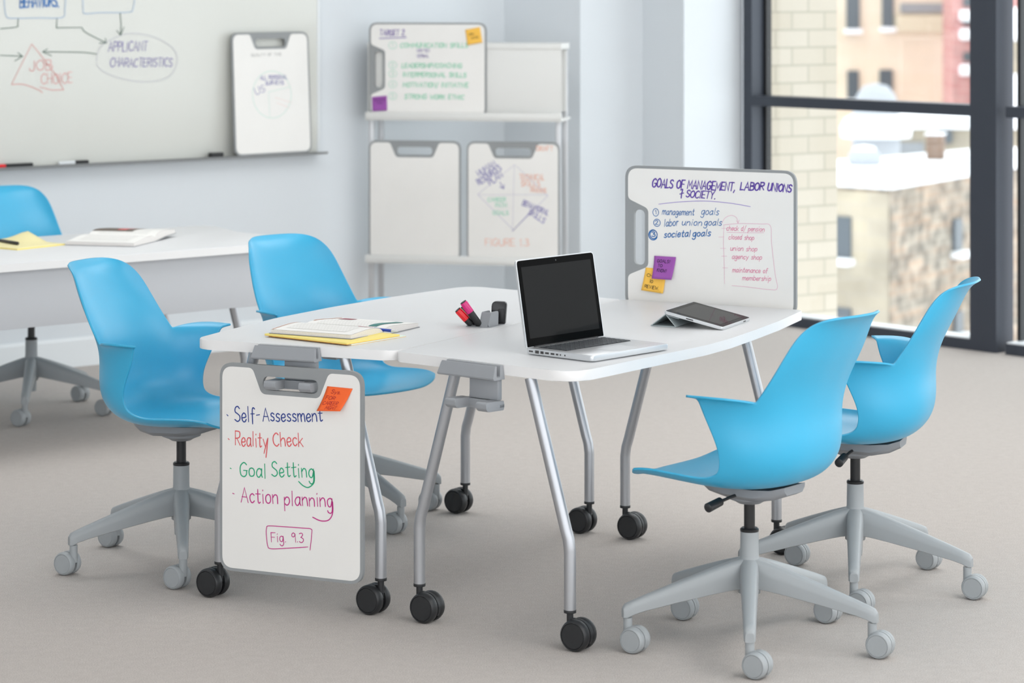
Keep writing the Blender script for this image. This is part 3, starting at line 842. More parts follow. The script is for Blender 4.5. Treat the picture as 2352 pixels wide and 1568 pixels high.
# ------------------------------------------------------------------ marker boards
BW, BH, BT = .456, .582, .012
def board_bm(landscape):
    f = (lambda x, y, h: (-(y - BH / 2), h, x + BW / 2)) if landscape else (lambda x, y, h: (x, h, y))
    W2 = BW / 2
    outer = fillet([(-W2, 0), (W2, 0), (W2, BH), (-W2, BH)], .042, 8)
    zs = BH - .050
    slot = fillet([(-.088, zs - .019), (.088, zs - .019), (.088, zs + .019), (-.088, zs + .019)], .0185, 6)
    fb = bmesh.new(); prism(fb, outer, -BT / 2, BT / 2, holes=[slot[::-1]], fn=f)
    bw = .0085; i = W2 - bw; top = BH - bw * 1.2
    white = fillet([(-i, bw), (i, bw), (i, top), (.122, top), (.092, top - .071), (-.092, top - .071), (-.122, top), (-i, top)], [.034, .034, .034, .02, .022, .022, .02, .034], 8)
    wb_ = bmesh.new(); prism(wb_, white, -BT / 2 - .0006, BT / 2 + .0006, fn=f)
    return fb, wb_
def make_board(label, loc, rz, landscape=False, tilt=0.0, group='grey-framed handheld marker boards'):
    t = thing('marker_board', label, 'whiteboard', loc, rz, group)
    t.rotation_euler = (tilt, 0, rz)
    fb, wb_ = board_bm(landscape)
    link('board_frame', fb, M['frame_grey'], t, smooth=35)
    s = link('writing_surface', wb_, M['board_white'], t, smooth=30)
    return t
YS = -BT / 2 - .0011
def quadmap(TL, TR, BL, BR, w, h, z0=0.0):
    """measured corner positions -> board coordinates (x right, z up)"""
    def g(px, py):
        u = .5
        for _ in range(6):
            xl = TL[0] + (BL[0] - TL[0]) * .5; xr = TR[0] + (BR[0] - TR[0]) * .5
            vt = 0.5
            ty = TL[1] + (TR[1] - TL[1]) * u; by = BL[1] + (BR[1] - BL[1]) * u
            vt = (py - ty) / (by - ty)
            xl = TL[0] + (BL[0] - TL[0]) * vt; xr = TR[0] + (BR[0] - TR[0]) * vt
            u = (px - xl) / (xr - xl)
        return ((u - .5) * w, z0 + h * (1 - vt))
    return g
surf = lambda x, z: (x, YS, z)
def line_text(q, txt, a, b, hpx, pxm, jit=.25, slant=0.0):
    return Phrase(text_strokes(txt, q(*a), q(*b), hpx / pxm, jit, slant))
def poly(q, pts, smooth=True):
    p = [q(*a) for a in pts]
    return catmull(p, 6) if smooth else p
NAVY = (38, 62, 140); RED = (226, 92, 96); GREEN = (36, 170, 122); MAG = (196, 44, 134); PURP = (92, 62, 160); BLUE = (30, 104, 170); PINK = (224, 150, 178)

# 1 board hanging from the front dock
ang = math.atan2(-.428, .903)
fbt = make_board('portrait marker board hanging off the front table end, Self-Assessment list in four colours', (-.611, 7.357, .0945), ang)
q = quadmap((508, 829), (836, 856), (510, 1308), (836, 1338), BW, BH)
P = 830
write('handwritten_line', line_text(q, 'Self- ', (545, 967), (615, 968), 34, P, .25) + line_text(q, 'Assessment', (610, 966), (746, 967), 29, P, .25) + [poly(q, [(526, 951), (528, 953)])], .0034, NAVY, surf, fbt)
write('handwritten_line', line_text(q, 'Reality', (546, 1021), (620, 1026), 33, P, .3) + line_text(q, 'Check', (634, 1023), (702, 1023), 31, P, .3) + [poly(q, [(529, 1006), (531, 1008)]), poly(q, [(621, 1005), (619, 1030), (617, 1049)])], .0032, RED, surf, fbt)
write('handwritten_line', line_text(q, 'Goal', (557, 1092), (617, 1096), 32, P, .3) + line_text(q, 'Setting', (631, 1093), (727, 1095), 33, P, .3) + [poly(q, [(534, 1074), (536, 1075)]), poly(q, [(727, 1080), (727, 1105), (715, 1117), (703, 1114), (692, 1104)])], .0034, GREEN, surf, fbt)
write('handwritten_line', line_text(q, 'Action', (560, 1152), (645, 1156), 34, P, .25) + line_text(q, 'planning', (660, 1158), (769, 1162), 32, P, .25) + [poly(q, [(540, 1132), (543, 1133)]), poly(q, [(769, 1150), (769, 1175), (760, 1191), (742, 1193), (724, 1185)])], .0032, MAG, surf, fbt)
write('handwritten_line', line_text(q, 'Fig. 9.3', (630, 1242), (703, 1243), 21, P, .25) + [poly(q, [(619, 1208), (618, 1222), (621, 1250), (628, 1258), (660, 1257), (713, 1253)]), poly(q, [(619, 1208), (630, 1206), (700, 1210), (720, 1212), (722, 1222), (718, 1260)])], .0024, MAG, surf, fbt)

def sticky(label, parent_board, corners, q, mat_, text, inkcol, lift=.012, order=0, skew=0):
    """square paper note on a board; corners TL TR BR BL measured on the board"""
    TL, TR, BR, BL = [Vector(q(*c)) for c in corners]
    ctr = (TL + TR + BR + BL) / 4
    n = 8
    t = thing('sticky_note', label, 'sticky note', (0, 0, 0), 0, 'sticky notes')
    mw = Matrix.Translation(parent_board.location) @ parent_board.rotation_euler.to_matrix().to_4x4() @ Matrix.Translation((ctr.x, YS - .0008 - order * .002, ctr.y))
    t.matrix_world = mw
    t.location = mw.to_translation(); t.rotation_euler = mw.to_euler()
    def pos(u, v, off=0.0):
        p = (TL * (1 - u) + TR * u) * (1 - v) + (BL * (1 - u) + BR * u) * v - ctr
        return (p.x, -(lift * v ** 2.2) - off, p.y)
    bm = bmesh.new()
    g = [[bm.verts.new(pos(i / n, j / n)) for i in range(n + 1)] for j in range(n + 1)]
    for j in range(n):
        for i in range(n):
            bm.faces.new([g[j][i], g[j][i + 1], g[j + 1][i + 1], g[j + 1][i]])
    o = link('note_paper', bm, mat_, t, smooth=60)
    m = o.modifiers.new('thickness', 'SOLIDIFY'); m.thickness = .0005; m.offset = 0
    bm = bmesh.new()
    S = (TR - TL).length
    for (txt, x0, x1, yb, h) in text:
        for st in text_strokes(txt, (x0, -yb), (x1, -yb - .02), h, .3):
            ribbon(bm, st, .021, lambda x, y: pos(x, -y, .0011))
    link('handwriting', bm, ink(*inkcol), t, smooth=0)
    return t
sticky('orange sticky note curling on the hanging marker board', fbt, ((757, 887), (814, 893), (793, 942), (740, 941)), q, M['orange_note'],
       [('Sys.', .24, .62, .27, .16), ('FOR', .12, .5, .52, .14), ('CAREER', .1, .72, .74, .14), ('MGMT', .3, .76, .92, .13)], (176, 40, 34), .018)

# 2 landscape board standing in the dock at the far table end
ang2 = math.atan2(-.447, .894)
_m, _n = BD[1], BD[2]
_e = Matrix.Rotation(-TH, 2) @ (_m + _n * .0225); _d = Matrix.Rotation(-TH, 2) @ Vector((-_n.y, _n.x))
_p = Vector((TO.x, TO.y)) + _e
_p = _p + _d * (Vector((.622, 8.366)) - _p).dot(_d)
ang2 = math.atan2(_d.y, _d.x); ang2 = ang2 if abs(ang2) < 1.5 else math.atan2(-_d.y, -_d.x)
lbt = make_board('landscape marker board standing at the far table end, goals of management written on it', (_p.x, _p.y, .700), ang2, True)
q = quadmap((1428, 380), (1832, 394), (1430, 688), (1832, 711), BH, .4265, .0295)
P = 735
write('handwritten_line', line_text(q, 'GOALS OF', (1494, 430), (1570, 434), 19, P, .4, .2) + line_text(q, 'MANAGEMENT,', (1578, 434), (1690, 440), 19, P, .4, .2) + line_text(q, 'LABOR', (1703, 437), (1757, 438), 17, P, .4, .2) + line_text(q, 'UNIONS', (1766, 439), (1820, 443), 17, P, .4, .2), .0046, PURP, surf, lbt)
write('handwritten_line', line_text(q, '+', (1560, 456), (1569, 456), 20, P, .3, .1) + line_text(q, 'SOCIETY.', (1575, 454), (1644, 458), 16, P, .35, .2), .0040, PURP, surf, lbt)
write('underline', [poly(q, [(1510, 470), (1560, 465), (1620, 463), (1680, 468), (1727, 476)])], .0020, (150, 128, 200), surf, lbt)
write('handwritten_line', line_text(q, 'management', (1518, 494), (1594, 496), 15, P, .3, .25) + line_text(q, 'goals', (1611, 494), (1652, 495), 16, P, .3, .25) + [circle(q(1503, 489), .010, .012)] + line_text(q, '1', (1502, 493), (1505, 493), 9, P), .0022, BLUE, surf, lbt)
write('handwritten_line', line_text(q, 'labor', (1523, 522), (1557, 519), 16, P, .3, .25) + line_text(q, 'union', (1565, 519), (1612, 520), 15, P, .3, .25) + line_text(q, 'goals', (1618, 519), (1659, 519), 15, P, .3, .25) + [circle(q(1506, 513), .0115, .0115)] + line_text(q, '2', (1502, 517), (1509, 517), 9, P), .0024, BLUE, surf, lbt)
write('handwritten_line', line_text(q, 'societal', (1523, 547), (1585, 545), 15, P, .3, .25) + line_text(q, 'goals', (1591, 545), (1633, 543), 15, P, .3, .25) + [circle(q(1498, 540), .0125, .0135), circle(q(1497, 541), .015, .016, 22, 1.2, .75)] + line_text(q, '3', (1494, 545), (1502, 545), 11, P), .0032, BLUE, surf, lbt)
pk = Groups()
for txt, x0, x1, yb, h in (('check d/ pension', 1671, 1759, 531, 11), ('closed shop', 1676, 1735, 551, 11), ('union shop', 1680, 1742, 577, 11), ('agency shop', 1684, 1753, 596, 11), ('maintenance of', 1685, 1766, 627, 11), ('membership', 1708, 1774, 645, 11)):
    pk += line_text(q, txt, (x0, yb), (x1, yb + 2), h, P, .3, .2)
write('handwritten_line', pk, .0019, (226, 140, 170), surf, lbt)
write('drawn_box', [poly(q, [(1672, 535), (1715, 536), (1758, 536)]), poly(q, [(1665, 518), (1664, 560), (1666, 610), (1667, 654)], False), poly(q, [(1664, 518), (1700, 515), (1750, 516), (1773, 520), (1776, 560), (1784, 630), (1789, 664), (1770, 667), (1720, 661), (1684, 658)]),
      poly(q, [(1660, 514), (1668, 502), (1682, 496), (1694, 501), (1698, 513)]), poly(q, [(1694, 508), (1698, 514), (1701, 507)], False)] + [poly(q, [(x, y), (x + 12, y)], False) for x, y in ((1660, 526), (1653, 546), (1657, 572), (1660, 590), (1662, 617))], .0014, (226, 176, 196), surf, lbt)
sticky('golden sticky note reading review, tucked under a purple one on the landscape board', lbt, ((1480, 616), (1530, 621), (1523, 676), (1471, 668)), q, M['yellow_note'],
       [('CH', .12, .38, .38, .13), ('10', .3, .44, .62, .13), ('REVIEW.', .12, .78, .86, .13)], (40, 34, 30), .006)
sticky('purple sticky note reading goals to know on the landscape board', lbt, ((1501, 589), (1553, 592), (1545, 644), (1498, 641)), q, M['purple_note'],
       [('GOALS!', .16, .76, .27, .13), ('TO', .2, .42, .46, .12), ('KNOW!', .2, .66, .68, .14)], (44, 20, 56), .010, 1)

# 3 shelf unit in the corner with three boards
SR = R(-10.5)
SX, SYY = -.703, 12.93
su = thing('shelf_unit', 'white open shelf unit standing in the corner of the room', 'shelf', (SX, SYY, 0), SR)
SWD = .955; SD = .24
for y_ in (.010, SD - .025):
    for x_ in (.014, SWD - .018):
        bm = bmesh.new(); box(bm, (x_, y_ + .012, .72), (.026, .024, 1.44), .003); link('post', bm, M['shelf_metal'], su, smooth=30)
for z_, nm in ((.405, 'shelf_board'), (1.098, 'shelf_board')):
    bm = bmesh.new()
    box(bm, (SWD / 2, SD / 2 - .012, z_ - .020), (SWD + .012, SD + .03, .012), .002)
    box(bm, (SWD / 2, -.021, z_ - .004), (SWD + .012, .012, .036), .003)            # front lip, a slot behind it
    link(nm, bm, M['shelf_white'], su, smooth=30)
bm = bmesh.new(); box(bm, (SWD / 2, SD - .03, 1.262), (SWD - .02, .012, .30), .002); link('back_panel', bm, M['shelf_white'], su, smooth=30)
bm = bmesh.new(); box(bm, (SWD / 2, SD / 2, 1.432), (SWD + .004, SD, .03), .004); 
link('top_shelf', bm, M['shelf_white'], su, smooth=30)
bm = bmesh.new(); box(bm, (SWD / 2, .0062, 1.262), (SWD, .005, .31), .001); link('front_panel', bm, M['shelf_white'], su, smooth=30)
sm = Matrix.Translation((SX, SYY, 0)) @ Matrix.Rotation(SR, 4, 'Z')
def on_shelf(x, y, z): return tuple(sm @ Vector((x, y, z)))
sb1 = make_board('landscape marker board on the top shelf with a green numbered list', on_shelf(.300, -.004, 1.090), SR, True, 0.0)
q = quadmap((849, 53), (1128, 57), (849, 262), (1128, 263), BH, .442, .014)
P = 475
write('handwritten_line', line_text(q, 'TARGET 2.', (875, 83), (936, 84), 13, P, .4, .1) + [poly(q, [(874, 90), (905, 89), (938, 88)])], .0046, (116, 92, 166), surf, sb1)
gl = Groups()
for n_, txt, x0, x1, yb in (('1', 'COMMUNICATION SKILLS', 924, 1084, 111), ('2', 'LEADERSHIP/COACHING', 928, 1070, 157), ('3', 'INTERPERSONAL SKILLS', 930, 1080, 178), ('4', 'MOTIVATION/ INITIATIVE', 930, 1085, 201), ('5', 'STRONG WORK ETHIC', 934, 1075, 228)):
    gl += line_text(q, txt, (x0, yb), (x1, yb + 1), 10, P, .4, .1)
write('handwritten_line', gl, .0040, (120, 204, 166), surf, sb1)
gl = Groups()
for n_, yb in (('1', 110), ('2', 155), ('3', 175), ('4', 199), ('5', 226)):
    gl += [circle(q(906, yb - 4), .020, .017)] + list(line_text(q, n_, (904, yb), (908, yb), 8, P))
write('handwritten_line', gl, .0028, (170, 216, 194), surf, sb1)
write('handwritten_line', line_text(q, 'WRITTEN', (963, 122), (994, 122), 7, P, .3) + line_text(q, 'VERBAL', (963, 134), (992, 134), 7, P, .3), .0030, (150, 138, 180), surf, sb1)
sticky('golden sticky note at the upper right corner of the top shelf board', sb1, ((1078, 72), (1113, 66), (1119, 101), (1084, 107)), q, M['yellow_note'], [('OPEN', .2, .55, .42, .14), ('ACTION', .32, .8, .66, .13)], (120, 84, 30), .004)
sticky('purple sticky note at the lower left corner of the top shelf board', sb1, ((856, 224), (892, 221), (893, 255), (858, 257)), q, M['purple_note'], [('RESUME', .14, .88, .3, .13), ('TIPS', .28, .68, .52, .12)], (82, 34, 96), .004)
sb2 = make_board('blank portrait marker board on the lower shelf', on_shelf(.236, -.004, .392), SR)
sb3 = make_board('portrait marker board on the lower shelf with a diamond diagram', on_shelf(.722, -.004, .392), SR)
q = quadmap((1072, 331), (1290, 332), (1072, 600), (1290, 602), BW, .566, .016)
write('diamond_diagram', [poly(q, [(1185, 384), (1098, 453), (1182, 534), (1262, 455), (1185, 384)], False), poly(q, [(1184, 386), (1180, 532)], False), poly(q, [(1100, 454), (1262, 452)], False)], .0026, (196, 192, 212), surf, sb3)
write('handwritten_line', line_text(q, 'HUMAN', (1102, 412), (1142, 386), 14, P, .4) + line_text(q, 'RESOURCES', (1102, 432), (1155, 395), 13, P, .4) + line_text(q, 'PLAN', (1128, 432), (1158, 411), 13, P, .4) + [poly(q, [(1150, 424), (1158, 438)], False), poly(q, [(1150, 435), (1159, 439), (1160, 430)], False)], .0040, (112, 106, 176), surf, sb3)
write('handwritten_line', line_text(q, 'BEHAVIORAL', (1202, 476), (1262, 500), 12, P, .4) + line_text(q, 'SKILLS', (1216, 496), (1252, 518), 12, P, .4) + [poly(q, [(1234, 480), (1180, 536)], False)], .0044, (136, 130, 186), surf, sb3)
write('handwritten_line', line_text(q, 'TECHNICAL', (1196, 419), (1254, 419), 13, P, .4) + line_text(q, 'SKILLS', (1200, 433), (1244, 433), 11, P, .4) + line_text(q, 'TRAINING', (1220, 446), (1258, 448), 10, P, .4) + line_text(q, 'DRAFT', (1236, 352), (1274, 352), 11, P, .4) + line_text(q, 'FIGURE 1.3', (1116, 570), (1218, 570), 16, P, .3), .0036, (238, 178, 156), surf, sb3)
write('handwritten_line', line_text(q, 'CAREER', (1122, 469), (1164, 469), 9, P, .4) + line_text(q, 'PATH', (1140, 482), (1166, 482), 9, P, .4) + line_text(q, 'GOALS', (1134, 499), (1170, 499), 9, P, .4), .0036, (160, 218, 192), surf, sb3)

# ------------------------------------------------------------------ wall whiteboard
def wall_hit(px, py, off=0.0):
    """where the sight line through a measured point meets the left wall: distance along it and height"""
    r = (px - 1176) / 6100.0
    o_ = WA + WN * off
    t = (r * o_.y - o_.x) / (WD.x - r * WD.y)
    y = o_.y + WD.y * t
    return (t, 1.74 - (py + 40) * y / 6100.0)
wx1 = wall_hit(722, 300)[0]
wbt = thing('wall_whiteboard', 'large wall-mounted whiteboard with a flow diagram, on the left wall', 'whiteboard', (WA.x, WA.y, 0), math.atan2(WD.y, WD.x))
bm = bmesh.new(); box(bm, ((wx1 - 3.4) / 2 + 0.0, -.013, 1.53), (wx1 + 3.4, .022, 1.22), .002); link('writing_surface', bm, M['wall_board'], wbt, smooth=30)
bm = bmesh.new(); box(bm, (wx1 + .007, -.014, 1.53), (.016, .026, 1.24), .002); box(bm, ((wx1 - 3.4) / 2, -.014, 2.145), (wx1 + 3.42, .026, .016), .002); link('board_trim', bm, M['trim'], wbt, smooth=30)
bm = bmesh.new()
prism(bm, [(0, -.004), (.085, -.004), (.092, .006), (.088, .008), (.082, .002), (0, .004)], -3.4, wx1 + .016, fn=lambda x, y, h: (h, -.002 - x, .916 + y))
link('pen_tray', bm, M['frame_grey'], wbt, smooth=30)
q = lambda px, py: wall_hit(px, py, .026)
wsurf = lambda x, z: (x, -.0262, z)
P = 480; DK = (88, 112, 100)
write('drawn_arrow', grp([poly(q, [(42, 42), (41, 55), (38, 62), (0, 66)]), poly(q, [(131, 42), (130, 64), (188, 63)], False), poly(q, [(188, 63), (198, 75), (243, 98)]), poly(q, [(228, 99), (244, 99), (242, 88)], False),
      poly(q, [(276, 30), (278, 55), (277, 80)]), poly(q, [(268, 70), (277, 81), (285, 62)], False), poly(q, [(222, 124), (185, 120), (99, 119)]), poly(q, [(118, 128), (98, 119), (109, 112)], False),
      poly(q, [(0, 127), (25, 128), (51, 129)], False), poly(q, [(34, 140), (52, 129), (41, 121)], False)], (1, 3, 2, 2, 2)), .0040, DK, wsurf, wbt)
write('drawn_box', grp([poly(q, [(9, -20), (11, 20), (16, 39), (30, 42), (90, 41), (143, 40), (149, 20), (152, -20)]), poly(q, [(190, -20), (191, 20), (195, 31), (230, 29), (295, 28), (306, 18), (311, -20)])], (1, 1)), .0040, (168, 190, 214), wsurf, wbt)
write('handwritten_line', line_text(q, 'BEHAVIORS.', (46, 17), (135, 15), 22, P, .4, .1), .0075, (70, 126, 190), wsurf, wbt)
write('handwritten_line', line_text(q, 'APPLICANT', (249, 118), (338, 116), 21, P, .4, .1) + line_text(q, 'CHARACTERISTICS', (253, 153), (395, 153), 19, P, .4, .1), .0044, (146, 138, 186), wsurf, wbt)
write('drawn_oval', [catmull([q(*p) for p in [(222, 140), (234, 105), (290, 78), (350, 84), (398, 112), (406, 145), (385, 178), (330, 188), (270, 178), (232, 160)]], 6, True)], .0030, (196, 196, 204), wsurf, wbt)
write('drawn_triangle', [poly(q, [(73, 101), (27, 193)], False), poly(q, [(27, 194), (55, 194), (88, 206), (97, 213)]), poly(q, [(73, 101), (98, 132), (130, 175), (146, 206), (120, 207), (92, 200)], False)], .0040, (224, 168, 162), wsurf, wbt)
write('handwritten_line', line_text(q, 'JOB', (68, 163), (119, 161), 22, P, .3, 0) + line_text(q, 'CHOICE', (95, 193), (166, 190), 22, P, .3, 0), .0042, (226, 172, 168), wsurf, wbt)

# board leaning on the pen tray
b_ang = math.atan2(.672, .74)
lean = math.atan2(.03, BH)
lb4 = make_board('portrait marker board leaning on the wall whiteboard tray, pie chart drawn on it', (-1.137, 12.648, .9225), b_ang, False, 0.0)
lb4.rotation_euler = (Matrix.Rotation(b_ang, 4, 'Z') @ Matrix.Rotation(-lean, 4, 'X')).to_euler()
q = quadmap((512, 74), (690, 74), (522, 355), (698, 352), BW, BH)
write('pie_chart', [circle(q(605, 217), .115, .112, 30), poly(q, [(597, 211), (600, 268)], False), poly(q, [(597, 211), (645, 201)], False)], .0030, (190, 220, 208), surf, lb4)
write('handwritten_line', line_text(q, 'ALL PERSONAL', (578, 183), (640, 182), 9, 480, .4) + line_text(q, 'SURVEYS', (590, 195), (632, 194), 8, 480, .4) + line_text(q, 'US', (569, 218), (590, 208), 16, 480, .4), .0036, (132, 128, 178), surf, lb4)
write('handwritten_line', line_text(q, 'QUALITY OF TIME', (557, 129), (627, 128), 6, 480, .4), .0024, (178, 178, 176), surf, lb4)
write('handwritten_line', [poly(q, [(612, 224), (650, 236)]), poly(q, [(616, 236), (645, 248)])], .0030, (232, 206, 200), surf, lb4)

# ------------------------------------------------------------------ pens on the tray, eraser
def marker(name, label, cat, loc, rot, L, r, cap, body, group=None, capfrac=.42):
    t = thing(name, label, cat, loc, 0, group)
    t.rotation_euler = rot
    bm = bmesh.new(); lathe(bm, [(0, 0), (r * .8, 0), (r, .003), (r, L * (1 - capfrac)), (0, L * (1 - capfrac))], 18); link('barrel', bm, body, t)
    bm = bmesh.new(); lathe(bm, [(0, L * (1 - capfrac)), (r * 1.07, L * (1 - capfrac)), (r * 1.05, L - .004), (r * .95, L - .001), (0, L - .001)], 18); c = link('cap', bm, cap, t)
    bm = bmesh.new(); lathe(bm, [(0, L - .001), (r * .93, L - .001), (r * .9, L + .0015), (0, L + .0015)], 18); link('cap_end', bm, M['black'], c)
    return t
def tray_pt(px, off=.045):
    t = wall_hit(px, 370, off)[0]
    return WA + WD * t + WN * (off)
rzw = math.atan2(WD.y, WD.x)
flat = lambda a: (Matrix.Rotation(a, 4, 'Z') @ Matrix.Rotation(R(90), 4, 'Y')).to_euler()
p = tray_pt(-18); marker('dry_erase_marker', 'red-capped black marker on the pen tray at the left picture edge', 'marker', (p.x, p.y, .928), flat(rzw), .20, .0085, M['black'], M['red'], 'pens on the tray', .68)
p = tray_pt(135); marker('dry_erase_marker', 'white marker with black cap lying on the pen tray', 'marker', (p.x, p.y, .928), flat(rzw), .15, .0085, M['black'], M['trim'], 'pens on the tray', .46)
p = tray_pt(496, .062)
bm = bmesh.new(); box(bm, (0, 0, .012), (.07, .03, .022), .004)
o = link('board_eraser', bm, M['black'], loc=(p.x, p.y, .9205), rot=(0, 0, rzw)); tag(o, 'black eraser on the pen tray at the foot of the leaning board', 'eraser')

# ------------------------------------------------------------------ rear table
RA = math.atan2(.65, .76)
rt = thing('rear_table', 'long white table with a grey modesty panel near the left wall', 'table', (-1.004, 10.227, 0), RA)
bm = bmesh.new()
prism(bm, fillet([(-2.6, 0), (.33, 0), (.27, .45), (.385 - .02, .84), (-2.6, .84)], [.05, .09, .3, .09, .05], 8), .701, .729, bevel=.0025)
two_tone(link('tabletop', bm, [M['table_white'], M['edge_white']], rt, smooth=35))
bm = bmesh.new(); box(bm, (-1.16, .045, .594), (2.72, .012, .212), .002); link('modesty_panel', bm, M['panel_grey'], rt, smooth=30)
for x_, y_, s_ in ((.08, .16, -1), (.08, .68, -1), (-2.4, .16, 1), (-2.4, .68, 1)):
    bm = bmesh.new(); tube(bm, [(x_, y_, .099), (x_, y_, .27), (x_ + s_ * .01, y_, .31), (x_ + s_ * .118, y_, .70)], .0158, 18)
    lg = link('leg', bm, M['silver'], rt)
    bm = caster_bm(.041, .025, .012, .026); bmesh.ops.translate(bm, verts=bm.verts, vec=(x_, y_, 0))
    b2 = caster_fork_bm(.041, .025, .012, .026, .100, .009); bmesh.ops.translate(b2, verts=b2.verts, vec=(x_, y_, 0))
    me = bpy.data.meshes.new('tmp'); b2.to_mesh(me); b2.free(); bm.from_mesh(me); bpy.data.meshes.remove(me)
    link('caster', bm, M['black'], lg)

# ------------------------------------------------------------------ laptop
lap = thing('laptop', 'open silver laptop with a dark screen on the right table', 'laptop', (.235, 7.262, ZT), math.atan2(.24, .217) )
# local: x along the front edge to the right, y toward the hinge, front edge at y = -.119
LW, LDp = .326, .238
bm = bmesh.new(); prism(bm, fillet([(-LW / 2, -LDp / 2), (LW / 2, -LDp / 2), (LW / 2, LDp / 2), (-LW / 2, LDp / 2)], .011, 6), .0035, .0185, bevel=.0025); link('base', bm, M['alu'], lap, smooth=35)
bm = bmesh.new()
for sx in (-1, 1):
    for sy in (-1, 1): lathe(bm, [(.007, 0), (.007, .004)], 12, Matrix.Translation((sx * .13, sy * .09, 0)))
link('rubber_feet', bm, M['black'], lap)
bm = bmesh.new(); prism(bm, fillet([(-.137, -.005), (.137, -.005), (.137, .098), (-.137, .098)], .004), .0186, .0189); kb = link('keyboard_well', bm, M['port'], lap, smooth=0)
bm = bmesh.new()
for r_ in range(6):
    n_ = 14; hgt = .0145 if r_ < 5 else .008
    for k in range(n_):
        w_ = .0175
        if r_ == 0 and k in (4, 5, 6, 7): 
            if k != 4: continue
            box(bm, (-.1268 + 5.5 * .0195, .004, .0198), (.074, .0145, .002), .0006, seg=1); continue
        box(bm, (-.1268 + k * .0195, .004 + r_ * .0174 - (.003 if r_ == 5 else 0), .0198), (.0162, hgt, .002), .0006, seg=1)
link('keys', bm, M['key'], lap, smooth=30)
bm = bmesh.new(); prism(bm, fillet([(-.052, -.108), (.052, -.108), (.052, -.034), (-.052, -.034)], .004), .01865, .0188); link('trackpad', bm, M['alu_light'], lap, smooth=0)
bm = bmesh.new()
for y_, w_, h_ in ((.100, .014, .004), (.078, .013, .008), (.060, .011, .007), (.042, .013, .005), (.022, .013, .005), (.006, .008, .0045)):
    box(bm, (-LW / 2, y_, .0108), (.0012, w_, h_))
for y_ in (-.006, -.022): box(bm, (-LW / 2, y_, .0108), (.0012, .004, .004), .0003)
link('ports', bm, M['port'], lap, smooth=0)
lid_ang = R(10)
lm = Matrix.Translation((0, LDp / 2 - .004, .0175)) @ Matrix.Rotation(-lid_ang, 4, 'X')
def lidf(y0, y1): return lambda x, z, h: tuple(lm @ Vector((x, h, z)))
bm = bmesh.new(); prism(bm, fillet([(-LW / 2, 0), (LW / 2, 0), (LW / 2, .240), (-LW / 2, .240)], [.004, .004, .012, .012], 6), 0.0, .0065, fn=lidf(0, 0), bevel=.0015); lid = link('lid', bm, M['alu'], lap, smooth=35)
bm = bmesh.new(); prism(bm, fillet([(-LW / 2 + .003, .002), (LW / 2 - .003, .002), (LW / 2 - .003, .237), (-LW / 2 + .003, .237)], [.003, .003, .010, .010], 6), -.0009, -.0001, fn=lidf(0, 0)); link('bezel', bm, M['bezel'], lid, smooth=0)
bm = bmesh.new(); prism(bm, [(-LW / 2 + .017, .024), (LW / 2 - .017, .024), (LW / 2 - .017, .219), (-LW / 2 + .017, .219)], -.0013, -.0009, fn=lidf(0, 0)); link('screen', bm, M['screen'], lid, smooth=0)
bm = bmesh.new(); lathe(bm, [(.0022, 0), (.0022, .0004), (0, .0004)], 12, lm @ Matrix.Translation((0, -.0009, .228)) @ Matrix.Rotation(R(90), 4, 'X')); link('webcam', bm, M['port'], lid)
bm = bmesh.new(); tube(bm, [(-LW / 2 + .03, LDp / 2 - .004, .016), (LW / 2 - .03, LDp / 2 - .004, .016)], .0055, 14); link('hinge', bm, M['black'], lap)

# ------------------------------------------------------------------ tablet on its folded cover
TW, TD = .243, .187
tb = thing('tablet', 'black-faced tablet propped on its folded grey cover on the right table', 'tablet', (.612, 7.722, ZT), math.atan2(.91, .413))
# local x along the low edge, y uphill
tilt = R(12.0)
tm = Matrix.Translation((0, 0, .0005)) @ Matrix.Rotation(tilt, 4, 'X')
tf = lambda x, y, h: tuple(tm @ Vector((x, y, h)))
bm = bmesh.new(); prism(bm, fillet([(0, 0), (TW, 0), (TW, TD), (0, TD)], .008, 6), 0, .009, fn=tf, bevel=.002); body = link('body', bm, M['alu'], tb, smooth=35)
bm = bmesh.new(); prism(bm, fillet([(.0025, .0025), (TW - .0025, .0025), (TW - .0025, TD - .0025), (.0025, TD - .0025)], .007, 6), .009, .0096, fn=tf); link('bezel', bm, M['bezel'], tb, smooth=0)
bm = bmesh.new(); prism(bm, [(.022, .018), (TW - .022, .018), (TW - .022, TD - .018), (.022, TD - .018)], .0096, .0099, fn=tf); link('screen', bm, M['screen'], tb, smooth=0)
bm = bmesh.new(); box(bm, tuple(tm @ Vector((-.0003, .105, .0045))), (.0012, .022, .003), rot=tm.to_3x3().to_4x4()); box(bm, tuple(tm @ Vector((TW * .78, -.0003, .0045))), (.018, .0012, .003), rot=tm.to_3x3().to_4x4()); link('buttons', bm, M['port'], tb, smooth=0)
bm = bmesh.new()
zt_ = TD * math.sin(tilt); yt_ = TD * math.cos(tilt)
def slab(bm, p0, p1, th=.0022, x0=.004, x1=TW - .004):
    d = (Vector(p1) - Vector(p0)).normalized(); n = Vector((-d.y, d.x)) * th
    prism(bm, [tuple(p0), tuple(p1), tuple(Vector(p1) + n), tuple(Vector(p0) + n)], x0, x1, fn=lambda a, b, h: (h, a, b))
ap = (yt_ - .004, zt_ - .003); b0 = (yt_ + .042, .0005); b1 = (yt_ - .036, .0005)
slab(bm, ap, b0); slab(bm, b1, ap); slab(bm, b0, b1, -.0022)
slab(bm, (yt_ - .045, zt_ - .0135), (yt_ - .004, zt_ - .0045), .0018)
link('folded_cover', bm, M['cover'], tb, smooth=0)

